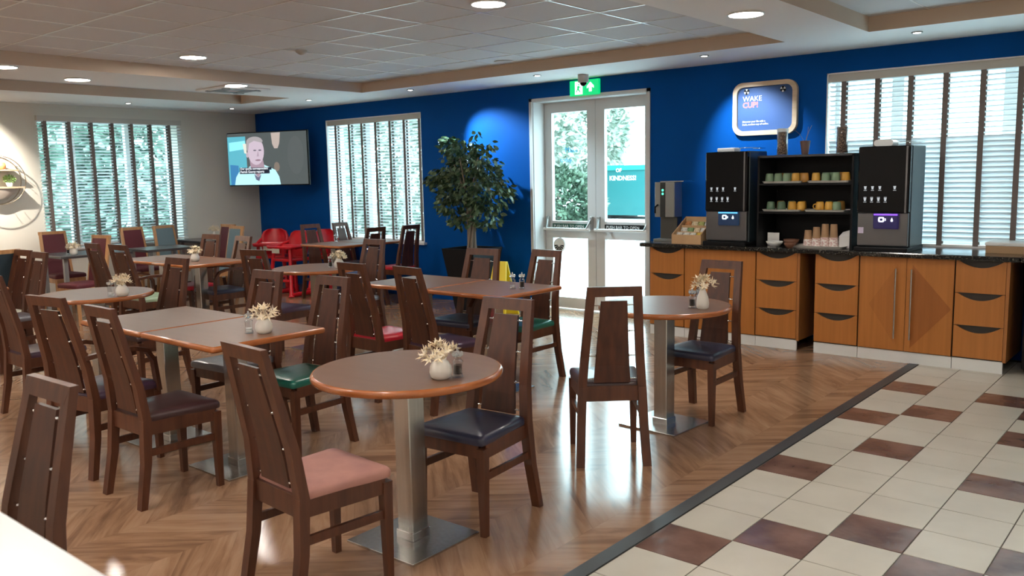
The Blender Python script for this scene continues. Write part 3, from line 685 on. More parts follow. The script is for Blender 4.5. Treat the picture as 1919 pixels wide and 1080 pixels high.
PADS = [(-11.35, 4.62, -PI/2, 'burgundy', 'beech chair with a burgundy pad behind the flowers under the left window'),
        (-10.06, 4.29, 3.30, 'burgundy', 'beech chair with a burgundy back seen between two dark chairs under the left window'),
        (-11.22, 5.62, -PI/2+.1, 'burgundy', 'beech chair with a burgundy back in front of the right half of the left window'),
        (-11.22, 6.08, -PI/2+.1, 'greyblue', 'beech chair with a grey-blue back at the right end of the left window'),
        (-10.75, 6.35, 3.16, 'burgundy', 'beech chair with a burgundy back below the television, left of its grey twin'),
        (-10.20, 6.13, 3.13, 'greyblue', 'beech chair with a grey-blue back below the television'),
        (-8.95, 2.95, 1.75, 'slate', 'beech chair with a dark slate back cut by the left edge of the photo')]
pr_ = {}
for x, y, t, s, lb in PADS:
    if s not in pr_:
        r = thing('padded_chair', lb, 'chair', (x, y, 0), t, 'padded beech chairs'); pad_chair(r, SC[s], SC[s]); pr_[s] = r
    else: dup(pr_[s], (x, y, 0), t, lb)

# ------------------------------------------------------------------ tables
ZT = .765
def bullnose_round(r, seg=72):
    prof = [(r-.03, -.032), (r-.008, -.031), (r-.002, -.026), (r, -.018), (r-.001, -.009), (r-.006, -.002), (r-.014, 0)]
    b = MB(); rings = [[(q*math.cos(2*PI*i/seg), q*math.sin(2*PI*i/seg), ZT+z) for i in range(seg)] for q, z in prof]
    b.loft(rings, 1, True, False); b.add(rings[-1], [tuple(range(seg))], 0); b.add(rings[0], [tuple(reversed(range(seg)))], 1)
    return b
def bullnose_rect(w_, d, r=.02):
    b = MB(); prof = [(-.03, -.032), (-.008, -.031), (-.002, -.026), (0, -.018), (-.001, -.009), (-.006, -.002), (-.014, 0)]
    rings = [[(u, v, ZT+z) for u, v in rrect(w_+2*o, d+2*o, max(r+o, .004), 3)] for o, z in prof]; n = len(rings[0])
    b.loft(rings, 1, True, False); b.add(rings[-1], [tuple(range(n))], 0); b.add(rings[0], [tuple(reversed(range(n)))], 1)
    return b
def pedestal(root, lam=None):
    MB().box((-.047, -.047, .012), (.047, .047, ZT-.05), bev=.004).build('column', M_STEEL, root)
    MB().box((-.053, -.053, .012), (.053, .053, .05), bev=.003).build('column_collar', M_CHROME, root)
    MB().box((-.205, -.205, 0), (.205, .205, .012), bev=.002).build('base_plate', M_STEEL, root)
    MB().box((-.16, -.16, ZT-.05), (.16, .16, ZT-.031)).build('mounting_plate', M_BLACK, root)
rt = None
for x, y, rz, lb in ((-2.665, 2.455, .02, 'round wooden-edged cafe table nearest the camera, with dried flowers and a pepper mill'),
                     (-2.665, 4.63, -.06, 'round cafe table on the right in front of the drinks cabinets'),
                     (-6.51, 2.86, 0, 'round cafe table on the left behind the long table'),
                     (-6.55, 4.93, 0, 'round cafe table in the middle distance before the red high chairs')):
    if rt is None:
        rt = thing('round_table', lb, 'table', (x, y, 0), rz, 'round cafe tables'); bullnose_round(.41).build('tabletop', [M_LAM, M_EDGE], rt); pedestal(rt)
    else: dup(rt, (x, y, 0), rz, lb)
st_ = None
for x, y, rz, lb in ((-4.165, 2.555, 0, 'square table with dried flowers, right half of the left long table'), (-4.905, 2.555, 0, 'square table, left half of the left long table'),
                     (-4.125, 4.69, .0, 'square table with salt and pepper mills, right half of the middle table'), (-4.865, 4.69, .0, 'square table, left half of the middle table'),
                     (-8.20, 4.70, .0, 'square table, right half of the far left table'), (-8.94, 4.70, .0, 'square table, left half of the far left table'),
                     (-8.79, 6.93, PI/2, 'square table, near half of the table by the narrow window'), (-8.79, 7.45, PI/2, 'square table, far half of the table by the narrow window'),
                     (-7.95, 2.30, 0, 'square table whose orange corner shows at the left edge of the photo')):
    if st_ is None:
        st_ = thing('square_table', lb, 'table', (x, y, 0), rz, 'square cafe tables'); bullnose_rect(.738, .70).build('tabletop', [M_LAM, M_EDGE], st_); pedestal(st_)
    elif abs(rz-PI/2) < .01:
        r = dup(st_, (x, y, 0), 0, lb)
        for c in r.children:
            if c.name.startswith('tabletop'):
                if 'ttn' not in ONE: q = bullnose_rect(.80, .515); o = q.build('tabletop_tmp', [M_LAM, M_EDGE]); ONE['ttn'] = o.data; bpy.data.objects.remove(o)
                c.data = ONE['ttn']
    else: dup(st_, (x, y, 0), rz, lb)
def dark_table(x, y, w_, d, lb):
    r = thing('dark_table', lb, 'table', (x, y, 0), 0, 'dark tables along the left wall')
    MB().box((-w_/2, -d/2, .725), (w_/2, d/2, .755), bev=.004).build('tabletop', M_LAMD, r)
    for sx in (-1, 1):
        for sy in (-1, 1): MB().tube([(sx*(w_/2-.07), sy*(d/2-.07), 0), (sx*(w_/2-.07), sy*(d/2-.07), .725)], 0, sq=(.045, .045)).build('leg', M_ALU, r)
dark_table(-10.72, 4.62, .72, .85, 'dark topped table holding flowers under the left window')
dark_table(-11.47, 6.68, .75, .55, 'long dark table against the cream wall below the television')
dark_table(-10.60, 5.55, .6, .7, 'small dark table between the padded chairs by the left window')

# ------------------------------------------------------------------ table ware
def petals(n, r, zc, up, seed, w_=.010):
    rnd = random.Random(seed); b = MB()
    for i in range(n):
        a = rnd.uniform(0, 2*PI); el = rnd.uniform(up, 1.45); L = r*rnd.uniform(.65, 1.1)
        d = Vector((math.cos(a)*math.cos(el), math.sin(a)*math.cos(el), math.sin(el))); s = d.cross(Vector((0, 0, 1)))
        s = (s.normalized() if s.length > .01 else Vector((1, 0, 0))); p0 = Vector((0, 0, zc)); q = s.cross(d)
        c1 = p0+d*L*.55+q*.006; c2 = p0+d*L; ww = w_*rnd.uniform(.6, 1.3)
        b.add([tuple(p0), tuple(c1+s*ww*.35), tuple(c1-s*ww*.35)], [(0, 1, 2)])
        # star bloom at the tip
        for k in range(5):
            f = k*2*PI/5+a; e = (s*math.cos(f)+q*math.sin(f))*ww*1.35+d*ww*.9; h = (s*math.cos(f+.5)+q*math.sin(f+.5))*ww*.5+d*ww*.3; h2 = (s*math.cos(f-.5)+q*math.sin(f-.5))*ww*.5+d*ww*.3
            b.add([tuple(c2), tuple(c2+h), tuple(c2+e), tuple(c2+h2)], [(0, 1, 2, 3)])
    return b
SQUAT = [(.028, 0), (.040, .008), (.046, .028), (.044, .05), (.033, .070), (.024, .078), (.026, .086), (.021, .086), (.020, .075)]
TALL = [(.027, 0), (.036, .008), (.038, .035), (.033, .07), (.020, .105), (.014, .122), (.017, .130), (.012, .130), (.011, .12)]
vases = {}
def vase(x, y, kind, lb, lf, z=ZT, seed=1):
    if kind not in vases:
        o = MB().lathe(SQUAT if kind == 'squat' else TALL, seg=28).build('vase', M_CERAM); vases[kind] = o
        tag(o, lb, 'vase', 'small white table vases')
    else: o = vases[kind].copy(); COL.objects.link(o); o['label'] = lb
    o.location = (x, y, z)
    f = petals(46, .085, .0, .35, seed, .019).build('dried_flowers', M_PETAL); f.location = (x, y, z+(.062 if kind == 'squat' else .105)); tag(f, lf, 'flowers', 'dried flowers in table vases')
vase(-2.411, 2.402, 'squat', 'squat white vase on the foreground round table', 'cream dried flowers on the foreground round table', seed=3)
vase(-3.935, 2.598, 'squat', 'squat white vase on the left long table', 'cream dried flowers on the left long table', seed=4)
vase(-2.388, 4.600, 'tall', 'tall white vase on the right round table', 'cream dried flowers on the right round table', seed=5)
vase(-6.164, 2.900, 'squat', 'squat white vase on the left round table', 'cream dried flowers on the left round table', seed=6)
vase(-6.329, 5.02, 'squat', 'squat white vase on the small far round table', 'cream dried flowers on the small far round table', seed=7)
vase(-8.23, 4.66, 'squat', 'squat white vase on the far left table', 'cream dried flowers on the far left table', seed=8)
vase(-10.50, 4.40, 'squat', 'round white vase on the dark table under the left window', 'cream dried flowers on the dark table under the left window', z=.755, seed=9)
vase(-11.25, 6.7, 'tall', 'tall white vase on the dark table below the television', 'pale dried flowers on the dark table below the television', z=.755, seed=10)
def mill(x, y, fill, lb, z=ZT):
    k = 'mill'+fill
    if k not in ONE:
        r = thing('spice_mill', lb, 'salt or pepper mill', (x, y, z), 0, 'clear salt and pepper mills')
        MB().lathe([(.024, 0), (.025, .004), (.021, .012), (.020, .016), (.020, .062), (.023, .066), (.016, .072), (.013, .080), (.018, .086)], seg=20).build('mill_body', M_CLEAR, r)
        cw = MB()
        for i in range(6):
            a = i*PI/3; cw.ell((.017*math.cos(a), .017*math.sin(a), .096), (.0075, .0075, .011), su=8, sv=6)
        cw.ell((0, 0, .100), (.010, .010, .012), su=10, sv=6); cw.ell((0, 0, .116), (.005, .005, .006), su=8, sv=5); cw.build('crown_top', mat('crown_acrylic', (.85, .87, .88), .08, trans=.75), r)
        MB().lathe([(.0165, .014), (.0165, .028 if fill == 'salt' else .052)], seg=18).build(fill+'_filling', M_SALT if fill == 'salt' else M_PEPPER, r); ONE[k] = r
    else: dup(ONE[k], (x, y, z), 0, lb)
mill(-2.372, 2.462, 'pepper', 'clear crowned pepper mill on the foreground round table')
mill(-4.003, 2.550, 'salt', 'clear crowned salt mill on the left long table')
mill(-2.456, 4.596, 'pepper', 'clear crowned pepper mill on the right round table, before the tall vase')
mill(-2.44, 4.66, 'salt', 'clear crowned salt mill on the right round table, behind the pepper mill')
mill(-3.955, 4.700, 'salt', 'clear crowned salt mill, left one on the middle table')
mill(-3.900, 4.740, 'pepper', 'clear crowned pepper mill, right one on the middle table')
mill(-6.215, 2.838, 'salt', 'clear crowned salt mill on the left round table')
mill(-6.39, 4.97, 'pepper', 'clear crowned pepper mill on the small far round table')
mill(-8.93, 7.05, 'salt', 'clear crowned salt mill on the table by the narrow window')
mill(-10.65, 4.40, 'pepper', 'dark pepper mill beside the round vase under the left window', .755)

# ------------------------------------------------------------------ red high chairs
def high_chair(x, y, rz, lb, first=None):
    if first: return dup(first, (x, y, 0), rz, lb)
    r = thing('high_chair', lb, 'high chair', (x, y, 0), rz, 'red plastic high chairs')
    for sx in (-1, 1):
        for sy in (-1, 1):
            MB().tube([(sx*.25, sy*.25, 0), (sx*.235, sy*.235, .04), (sx*.19, sy*.19, .42), (sx*.17, sy*.17, .66)], [.045, .030, .027, .024], 10).build('leg', M_RED, r)
    ft = MB()
    for sx in (-1, 1): ft.tube([(sx*.25, -.25, .035), (sx*.25, .25, .035)], .032, 8)
    ft.tube([(-.21, .215, .22), (.21, .215, .22)], .022, 8); ft.build('foot_rail', M_RED, r)
    se = MB(); se.box((-.19, -.18, .48), (.19, .20, .52), bev=.012); se.build('seat', M_RED, r)
    bk = MB(); rings = []
    for z, yo, wi in ((.52, -.18, .18), (.65, -.19, .20), (.78, -.21, .20), (.85, -.225, .17), (.885, -.235, .10)):
        o = []; inn = []
        for k in range(9):
            a = -1.2+2.4*k/8; o.append((wi*math.sin(a)/math.sin(1.2), yo+.12*(1-math.cos(a)), z)); inn.append((wi*.9*math.sin(a)/math.sin(1.2), yo+.024+.12*(1-math.cos(a)), z))
        rings.append(o+inn[::-1])
    bk.loft(rings, 0, True, True); bk.build('backrest', M_RED, r)
    tr = MB(); tr.loft([[(u, .12+v, .655) for u, v in rrect(.44, .27, .07, 5)], [(u, .12+v, .66) for u, v in rrect(.48, .30, .08, 5)], [(u, .12+v, .70) for u, v in rrect(.50, .32, .09, 5)], [(u, .12+v, .70) for u, v in rrect(.46, .28, .08, 5)], [(u, .12+v, .672) for u, v in rrect(.44, .26, .07, 5)]], 0, True, True)
    tr.build('tray', M_RED, r)
    ar = MB()
    for sx in (-1, 1): ar.tube([(sx*.20, -.14, .74), (sx*.215, 0, .70), (sx*.21, .12, .66)], .022, 8)
    ar.build('side_arm', M_RED, r)
    lbm = MB(); lbm.box((-.09, .285, .60), (.07, .287, .665)); lbm.build('warning_label', mat('label_cream', (.55, .50, .40), .6), r)
    return r
hc = high_chair(-10.64, 7.26, .35+PI*1.12, 'red plastic high chair left of the pair under the television')
high_chair(-9.97, 7.10, PI*1.02, 'red plastic high chair right of the pair, touching the window table', hc)
high_chair(-9.75, 7.62, PI*1.5, 'red plastic high chair mostly hidden behind the window table', hc)

# ------------------------------------------------------------------ ficus
fc = thing('potted_ficus', 'leafy potted ficus tree in a tall black tapered pot against the blue wall', 'potted plant', (-6.86, 7.42, 0))
pt = MB()
def sqr(h, z): return [(-h, -h, z), (h, -h, z), (h, h, z), (-h, h, z)]
pt.loft([sqr(.15, 0), sqr(.255, .75), sqr(.235, .75), sqr(.225, .70)]); pt.build('pot', M_BLACK, fc)
MB().box((-.225, -.225, .68), (.225, .225, .705)).build('soil', mat('soil', (.06, .04, .03), .9), fc)
tk = MB(); rnd = random.Random(11)
for k in range(6):
    a = k*PI/3; r0 = .05
    tk.tube([(r0*math.cos(a), r0*math.sin(a), .70), (.035*math.cos(a+.6), .035*math.sin(a+.6), .92), (.045*math.cos(a+1.3), .045*math.sin(a+1.3), 1.2), (.10*math.cos(a+1.6), .10*math.sin(a+1.6), 1.5), (.22*math.cos(a+1.7), .2*math.sin(a+1.7), 1.8)], [.020, .018, .016, .012, .006], 7)
tk.build('trunk', M_TRUNK, fc)
lf = MB()
def leafq(b, p, d, s, L, W_):
    d = d.normalized(); s = (s-d*s.dot(d)).normalized(); nrm = d.cross(s)
    v = [p, p+d*L*.35+s*W_*.5+nrm*L*.04, p+d*L*.35-s*W_*.5+nrm*L*.04, p+d*L*.7+s*W_*.4, p+d*L*.7-s*W_*.4, p+d*L-nrm*L*.08]
    b.add([tuple(q) for q in v], [(0, 1, 2), (1, 3, 4, 2), (3, 5, 4)])
blobs = [((0, 0, 1.55), (.40, .32, .34), 480), ((-.32, 0, 1.58), (.30, .26, .15), 300), ((.28, .02, 1.40), (.28, .26, .24), 320), ((-.12, 0, 1.85), (.24, .22, .17), 260), ((-.22, -.02, 1.26), (.30, .24, .15), 230), ((.22, 0, 1.70), (.20, .20, .13), 130), ((.22, 0, 1.12), (.24, .20, .13), 130), ((-.40, 0, 1.38), (.14, .14, .12), 60), ((-.12, 0, 1.06), (.2, .18, .08), 70), ((-.33, 0, 1.98), (.12, .10, .10), 70), ((.10, .02, 2.0), (.07, .06, .15), 16), ((.26, 0, 1.93), (.13, .08, .07), 26)]
for c, r, n in blobs:
    for i in range(n):
        v = Vector((rnd.gauss(0, 1), rnd.gauss(0, 1), rnd.gauss(0, 1))).normalized()*rnd.uniform(.5, 1.03)
        p = Vector((c[0]+v.x*r[0], c[1]+v.y*r[1], c[2]+v.z*r[2]))
        if p.y > .42: p.y = .42
        d = Vector((v.x+rnd.uniform(-.7, .7), v.y+rnd.uniform(-.7, .7), -.5+rnd.uniform(-.6, .5))); s = Vector((rnd.uniform(-1, 1), rnd.uniform(-1, 1), rnd.uniform(-1, 1)))
        leafq(lf, p, d, s, rnd.uniform(.06, .10), rnd.uniform(.032, .050))
lf.build('foliage', M_LEAF, fc)
ws = thing('wet_floor_sign', 'yellow folding floor sign between the ficus and the armchair', 'sign', (-6.33, 7.32, 0), .2)
for s, nm in ((-1, 'front_board'), (1, 'rear_board')):
    b = MB(); b.loft([[(-.14, s*.16-.006, 0), (.14, s*.16-.006, 0), (.14, s*.16+.006, 0), (-.14, s*.16+.006, 0)], [(-.08, s*.012-.006, .62), (.08, s*.012-.006, .62), (.08, s*.012+.006, .62), (-.08, s*.012+.006, .62)]]); b.build(nm, M_YEL, ws)

# ------------------------------------------------------------------ counter
YFc = 7.27
wt = MB(); wt.box((-4.44, 7.215, .868), (-1.175, 7.895, .905), bev=.008); tag(wt.build('worktop', M_GRAN), 'long black speckled granite worktop carrying the coffee machines', 'worktop')
def smile(w_, dep, n=14):    # top edge polyline of a drawer front: flat lips, scooped middle
    m_ = .05*w_; pts = []
    for k in range(n+1):
        u = m_+(w_-2*m_)*k/n; pts.append((u, -dep*math.sin(PI*k/n)**.85))
    return pts
def unit_box(root, x0, x1, sides=(True, True)):
    b = MB(); b.box((x0+.002, YFc+.022, .09), (x1-.002, 7.88, .868), 0); b.build('cabinet_body', M_VOID, root)
    p = MB(); p.box((x0, YFc+.012, 0), (x1, YFc+.03, .092)); p.build('plinth', M_PLINTH, root)
def drawers(lb, x0, x1, side=None):
    r = thing('drawer_cabinet', lb, 'cabinet', (0, 0, 0), 0, 'cabinets under the drinks counter'); unit_box(r, x0, x1)
    z = .862; hs = .254
    for k in range(3):
        zt = z-k*hs; b = MB(); w_ = x1-x0-.008
        top = smile(w_, .055); body = [(0, -hs+.004), (w_, -hs+.004), (w_, 0)]+[(u, v) for u, v in reversed(top)]+[(0, 0)]
        # split into strips so that the concave outline fills cleanly
        us = [0]+[p[0] for p in top]+[w_]; vs = [0]+[p[1] for p in top]+[0]
        for i in range(len(us)-1):
            a, c = us[i], us[i+1]
            if c-a < 1e-6: continue
            b.add([(x0+.004+a, YFc, zt-hs+.004), (x0+.004+c, YFc, zt-hs+.004), (x0+.004+c, YFc, zt+vs[i+1]), (x0+.004+a, YFc, zt+vs[i]),
                   (x0+.004+a, YFc+.02, zt-hs+.004), (x0+.004+c, YFc+.02, zt-hs+.004), (x0+.004+c, YFc+.02, zt+vs[i+1]), (x0+.004+a, YFc+.02, zt+vs[i])],
                  [(0, 1, 2, 3), (5, 4, 7, 6), (3, 2, 6, 7), (0, 4, 5, 1)]+([(0, 3, 7, 4)] if i == 0 else [])+([(1, 5, 6, 2)] if i == len(us)-2 else []))
        b.build('drawer', M_OAK, r)
    if side: MB().box((x1-.001, YFc+.0, .09), (x1+.022, 7.88, .868)).build('end_panel', M_OAKS, r)
    return r
drawers('three-drawer cherry cabinet at the left end of the counter, beside the doors', -4.35, -3.972)
dc = thing('door_cabinet', 'cherry cabinet with one wide plain door, behind the right round table chair', 'cabinet', (0, 0, 0), 0, 'cabinets under the drinks counter'); unit_box(dc, -3.968, -3.252)
MB().box((-3.964, YFc, .10), (-3.256, YFc+.02, .862)).build('door', M_OAK, dc)
drawers('three-drawer cherry cabinet left of the dark gap in the counter', -3.248, -2.868, True)
drawers('three-drawer cherry cabinet right of the dark gap in the counter', -2.715, -2.345)
dd = thing('door_cabinet', 'cherry double-door cabinet with long vertical handles and a diamond veneer', 'cabinet', (0, 0, 0), 0, 'cabinets under the drinks counter'); unit_box(dd, -2.341, -1.619)
xm = -1.972
for x0, x1, hx, sgn in ((-2.337, xm-.002, xm-.075, -1), (xm+.002, -1.623, xm+.045, 1)):
    b = MB(); z0, z1 = .10, .862; zm = .47; far = x0+.01 if sgn < 0 else x1-.01
    b.box((x0, YFc, z0), (x1, YFc+.02, z1), 0)
    tip = far; hz = .34
    b.prism([(hx, zm+hz), (tip, zm), (hx, zm-hz)] if sgn > 0 else [(hx, zm+hz*.95), (hx, zm-hz*.95), (tip+.07, zm)], (0, YFc-.0012, 0), (1, 0, 0), (0, 0, 1), (0, 1, 0), .001, 1 if sgn > 0 else 2)
    dr = b.build('door', [M_OAK, M_OAKD, wood('cherry_veneer_mid', (.35, .122, .022), (.42, .15, .030), .42, (30, 30, 1.2))], dd)
    h = MB(); h.tube([(hx, YFc-.03, .20), (hx, YFc-.03, .775)], .007, 10); h.tube([(hx, YFc, .24), (hx, YFc-.03, .24)], .005, 6); h.tube([(hx, YFc, .735), (hx, YFc-.03, .735)], .005, 6)
    h.build('handle', M_STEEL, dr)
drawers('three-drawer cherry cabinet at the right end of the counter', -1.615, -1.262, True)
# dark undercounter unit at the far right
ub = thing('undercounter_fridge', 'dark undercounter unit at the right edge beyond the cabinets', 'appliance', (-.72, 7.55, 0))
MB().box((-.42, -.26, .05), (.42, .30, .80), bev=.01).build('fridge_body', M_BLACK, ub); MB().box((-.42, -.275, .66), (.42, -.26, .79), bev=.004).build('steel_band', M_STEEL, ub)
for sx in (-.36, .36): MB().box((sx-.02, -.2, 0), (sx+.02, .25, .05)).build('foot', M_BLACK, ub)
w2_ = MB(); w2_.box((-1.17, 7.215, .868), (-.2, 7.895, .905), bev=.006); tag(w2_.build('worktop', M_GRAN), 'short dark worktop running out of the photo at the right edge', 'worktop')
MB_ = MB().box((-.27, 7.3, 0), (-.22, 7.88, .868)); tag(MB_.build('support_panel', M_OAKS), 'wooden support panel under the right worktop end', 'panel')

ZW = .905
# ---- coffee machines
M_MSIDE = mat('machine_side', (.022, .035, .042), .35); M_MST = mat('machine_steel', (.16, .16, .165), .3, .85)
M_ICON = mat('icon_white', (0, 0, 0), .5, emit=(.8, .85, .9), es=.55)
def machine(lb, x0, x1, glow, tint, extra):
    Y0 = 7.28; r = thing('coffee_machine', lb, 'coffee machine', (x0, Y0, ZW), 0, 'coffee machines on the counter'); w_ = x1-x0
    MB().box((.0, .05, .03), (w_, .42, .855), bev=.008).build('machine_body', M_MSIDE, r)
    MB().box((-.004, -.035, 0), (w_+.004, .43, .035), bev=.006).build('drip_base', M_BLACK, r)
    MB().box((.004, .0, .315), (w_-.004, .052, .853), bev=.008).build('upper_door', M_BLKG, r)
    MB().box((w_-.035, -.004, .315), (w_-.022, .0, .848)).build('door_trim', M_MST, r)
    MB().box((.008, .012, .045), (w_-.008, .05, .313), bev=.004).build('lower_panel', M_MST, r)
    d = MB(); d.box((w_*.34, -.018, .185), (w_*.82, .03, .313), bev=.008); dn = d.build('dispenser', mat('dispenser_'+tint, (.01, .015, .05), .2, emit=glow, es=.035), r)
    ic = MB()
    T0 = Matrix.Translation((w_*.50, -.0195, .262)) @ Matrix.Rotation(PI/2, 4, 'X')
    o1 = rrect(.048, .042, .012, 4); i1 = rrect(.022, .020, .008, 4)
    ic.loft([[(u, v, 0) for u, v in o1], [(u, v, 0) for u, v in i1]], 0, False, False, T=T0)
    ic.prism([(.028, -.012), (.036, -.008), (.036, .008), (.028, .012)], (w_*.50, -.0195, .262), (1, 0, 0), (0, 0, 1), (0, -1, 0), .0005)
    ic.prism([(-.010, -.012), (0, -.018), (.010, -.012), (.009, -.002), (0, .018), (-.009, -.002)], (w_*.70, -.0195, .262), (1, 0, 0), (0, 0, 1), (0, -1, 0), .0005)
    ic.build('lit_symbols', mat('sym_'+tint, (0, 0, 0), .5, emit=(.75, .9, 1) if tint == 'blue' else (.8, .8, 1), es=1.5), dn)
    gl = MB(); gl.box((w_*.34+.006, -.0192, .296), (w_*.82-.006, -.0182, .308)); gl.build('glow_strip', mat('glow_'+tint, (0, 0, 0), .5, emit=glow, es=1.5), dn)
    for row, (z, xs_) in enumerate(((.520, (.16, .30, .44, .72)), (.425, (.16, .29, .42, .55)))):
        for u in xs_:
            b = MB(); c = w_*u
            b.prism([(-.006, -.014), (.006, -.014), (.011, .012), (-.011, .012)], (c, -.001, z), (1, 0, 0), (0, 0, 1), (0, -1, 0), .0006)
            if row: b.prism([(-.011, .015), (.011, .015), (.011, .019), (-.011, .019)], (c, -.001, z), (1, 0, 0), (0, 0, 1), (0, -1, 0), .0006)
            b.prism([(-.012, -.024), (.012, -.024), (.012, -.020), (-.012, -.020)], (c, -.001, z), (1, 0, 0), (0, 0, 1), (0, -1, 0), .0006)
            b.build('drink_icon', M_ICON, r)
    tr = MB(); tr.tube([(w_-.13, .10, .857), (w_-.13, .10, .885), (w_-.01, .10, .885), (w_-.01, .40, .885), (w_-.13, .40, .885)], .003, 6); tr.build('top_rail', M_CHROME, r)
    if extra: MB().box((.014, .0105, .145), (.058, .0125, .195)).build('price_sticker', mat('sticker', (.62, .55, .72), .5), r)
    return r
machine('black coffee machine with a blue lit dispenser, left of the mug shelves', -3.767, -3.35, (.10, .45, 1), 'blue', False)
machine('black coffee machine with a purple lit dispenser, right of the mug shelves', -2.385, -1.975, (.25, .08, 1), 'purple', True)
ctn = MB(); ctn.box((-.085, -.07, 0), (.085, .07, .035), bev=.008); o = ctn.build('folded_towels', M_WHITE); o.location = (-3.60, 7.42, ZW+.856); tag(o, 'white folded pile on top of the left coffee machine', 'towels')
rl = MB(); rl.loft([[(u, -.07, v) for u, v in rrect(.15, .05, .022, 4)], [(u, .07, v) for u, v in rrect(.15, .05, .022, 4)]], 0, True); o = fixn(rl.build('napkin_pack', M_WHITE)); o.location = (-2.21, 7.42, ZW+.881); tag(o, 'white napkin pack on top of the right coffee machine', 'napkins')
# ---- shelf unit
sh = thing('mug_shelf', 'black open shelf unit full of mugs between the coffee machines', 'shelf', (-3.285, 7.35, ZW)); SWd = .845
MB().box((0, 0, 0), (.018, .40, .80)).build('side_panel', M_BLACK, sh); MB().box((SWd-.018, 0, 0), (SWd, .40, .80)).build('side_panel', M_BLACK, sh)
MB().box((.018, .385, 0), (SWd-.018, .40, .79)).build('rear_panel', M_BLACK, sh); MB().box((.0, 0, .79), (SWd, .40, .808)).build('top_panel', mat('shelf_top', (.035, .036, .038), .35), sh)
for z in (.545, .295): MB().box((.018, .005, z), (SWd-.018, .385, z+.018)).build('shelf_board', M_BLACK, sh)
M_TRAY = mat('tray_white', (.70, .68, .63), .4)
def tray(x, y, z, w_, d, lb):
    b = MB(); b.loft([[(u, v, 0) for u, v in rrect(w_-.03, d-.03, .02, 4)], [(u, v, .018) for u, v in rrect(w_, d, .03, 4)], [(u, v, .018) for u, v in rrect(w_-.012, d-.012, .026, 4)], [(u, v, .005) for u, v in rrect(w_-.035, d-.035, .02, 4)]], 0, False, True)
    o = b.build('tray', M_TRAY); o.location = (x, y, z); tag(o, lb, 'tray', 'white trays on the mug shelf')
Z1, Z2 = ZW+.563, ZW+.313
tray(-3.075, 7.50, Z1, .37, .27, 'white tray, left one on the upper shelf'); tray(-2.665, 7.50, Z1, .37, .27, 'white tray, right one on the upper shelf')
tray(-3.075, 7.50, Z2, .36, .27, 'white tray, left one on the middle shelf'); tray(-2.69, 7.50, Z2, .36, .27, 'white tray, right one on the middle shelf')
MGm = {'green': mat('mug_green', (.20, .30, .19), .25), 'dark green': mat('mug_dkgreen', (.10, .17, .11), .25), 'yellow': mat('mug_yellow', (.62, .34, .055), .25), 'ochre': mat('mug_ochre', (.36, .18, .04), .25)}
def mug(x, y, z, c, rz, lb):
    if 'mug' not in ONE:
        r = thing('mug', lb, 'mug', (x, y, z), rz, 'upturned mugs on the shelf trays')
        MB().lathe([(.036, 0), (.0375, .003), (.037, .03), (.034, .065), (.030, .079), (.024, .082), (.022, .080)], seg=22).build('mug_body', MGm['green'], r)
        hd = MB(); hd.tube([(.035, 0, .02), (.052, 0, .022), (.060, 0, .038), (.054, 0, .056), (.032, 0, .062)], .0055, 8); hd.build('mug_handle', MGm['green'], r); ONE['mug'] = r; me = {'green': [k.data for k in r.children]}; ONE['mugme'] = me
    else:
        r = dup(ONE['mug'], (x, y, z), rz, lb)
    me = ONE['mugme']
    if c not in me:
        me[c] = []
        for q in me['green']: k = q.copy(); k.materials.clear(); k.materials.append(MGm[c]); me[c].append(k)
    for k, ch in enumerate(r.children): ch.data = me[c][k]
ORD = ['first', 'second', 'third', 'fourth', 'fifth', 'sixth', 'seventh', 'eighth', 'ninth', 'tenth']
row1 = [(-3.205, 'green'), (-3.125, 'green'), (-3.045, 'green'), (-2.965, 'yellow'), (-2.885, 'ochre'), (-2.785, 'yellow'), (-2.70, 'green'), (-2.615, 'green'), (-2.53, 'yellow')]
row2 = [(-3.19, 'dark green'), (-3.09, 'dark green'), (-2.99, 'yellow'), (-2.91, 'yellow'), (-2.745, 'yellow'), (-2.665, 'yellow'), (-2.60, 'green')]
rnd = random.Random(5)
for rows, zz, nm in ((row1, Z1, 'upper'), (row2, Z2, 'middle')):
    for i, (x, c) in enumerate(rows):
        yy = 7.43
        mug(x, yy, zz+.006, c, PI/2+rnd.uniform(-.35, .35) if i != 4 or nm == 'upper' else PI, '%s upturned mug, %s from the left in the front row of the %s shelf' % (c, ORD[i], nm))
for rows, zz, nm in ((row1, Z1, 'upper'), (row2, Z2, 'middle')):
    for i, x in enumerate((-3.16, -3.06, -2.96, -2.72, -2.62)):
        c = 'green' if i in (1, 3) else 'ochre'; mug(x, 7.585, zz+.006, c, PI/2+rnd.uniform(-.3, .3), '%s upturned mug, %s from the left in the rear row of the %s shelf' % (c, ORD[i], nm))
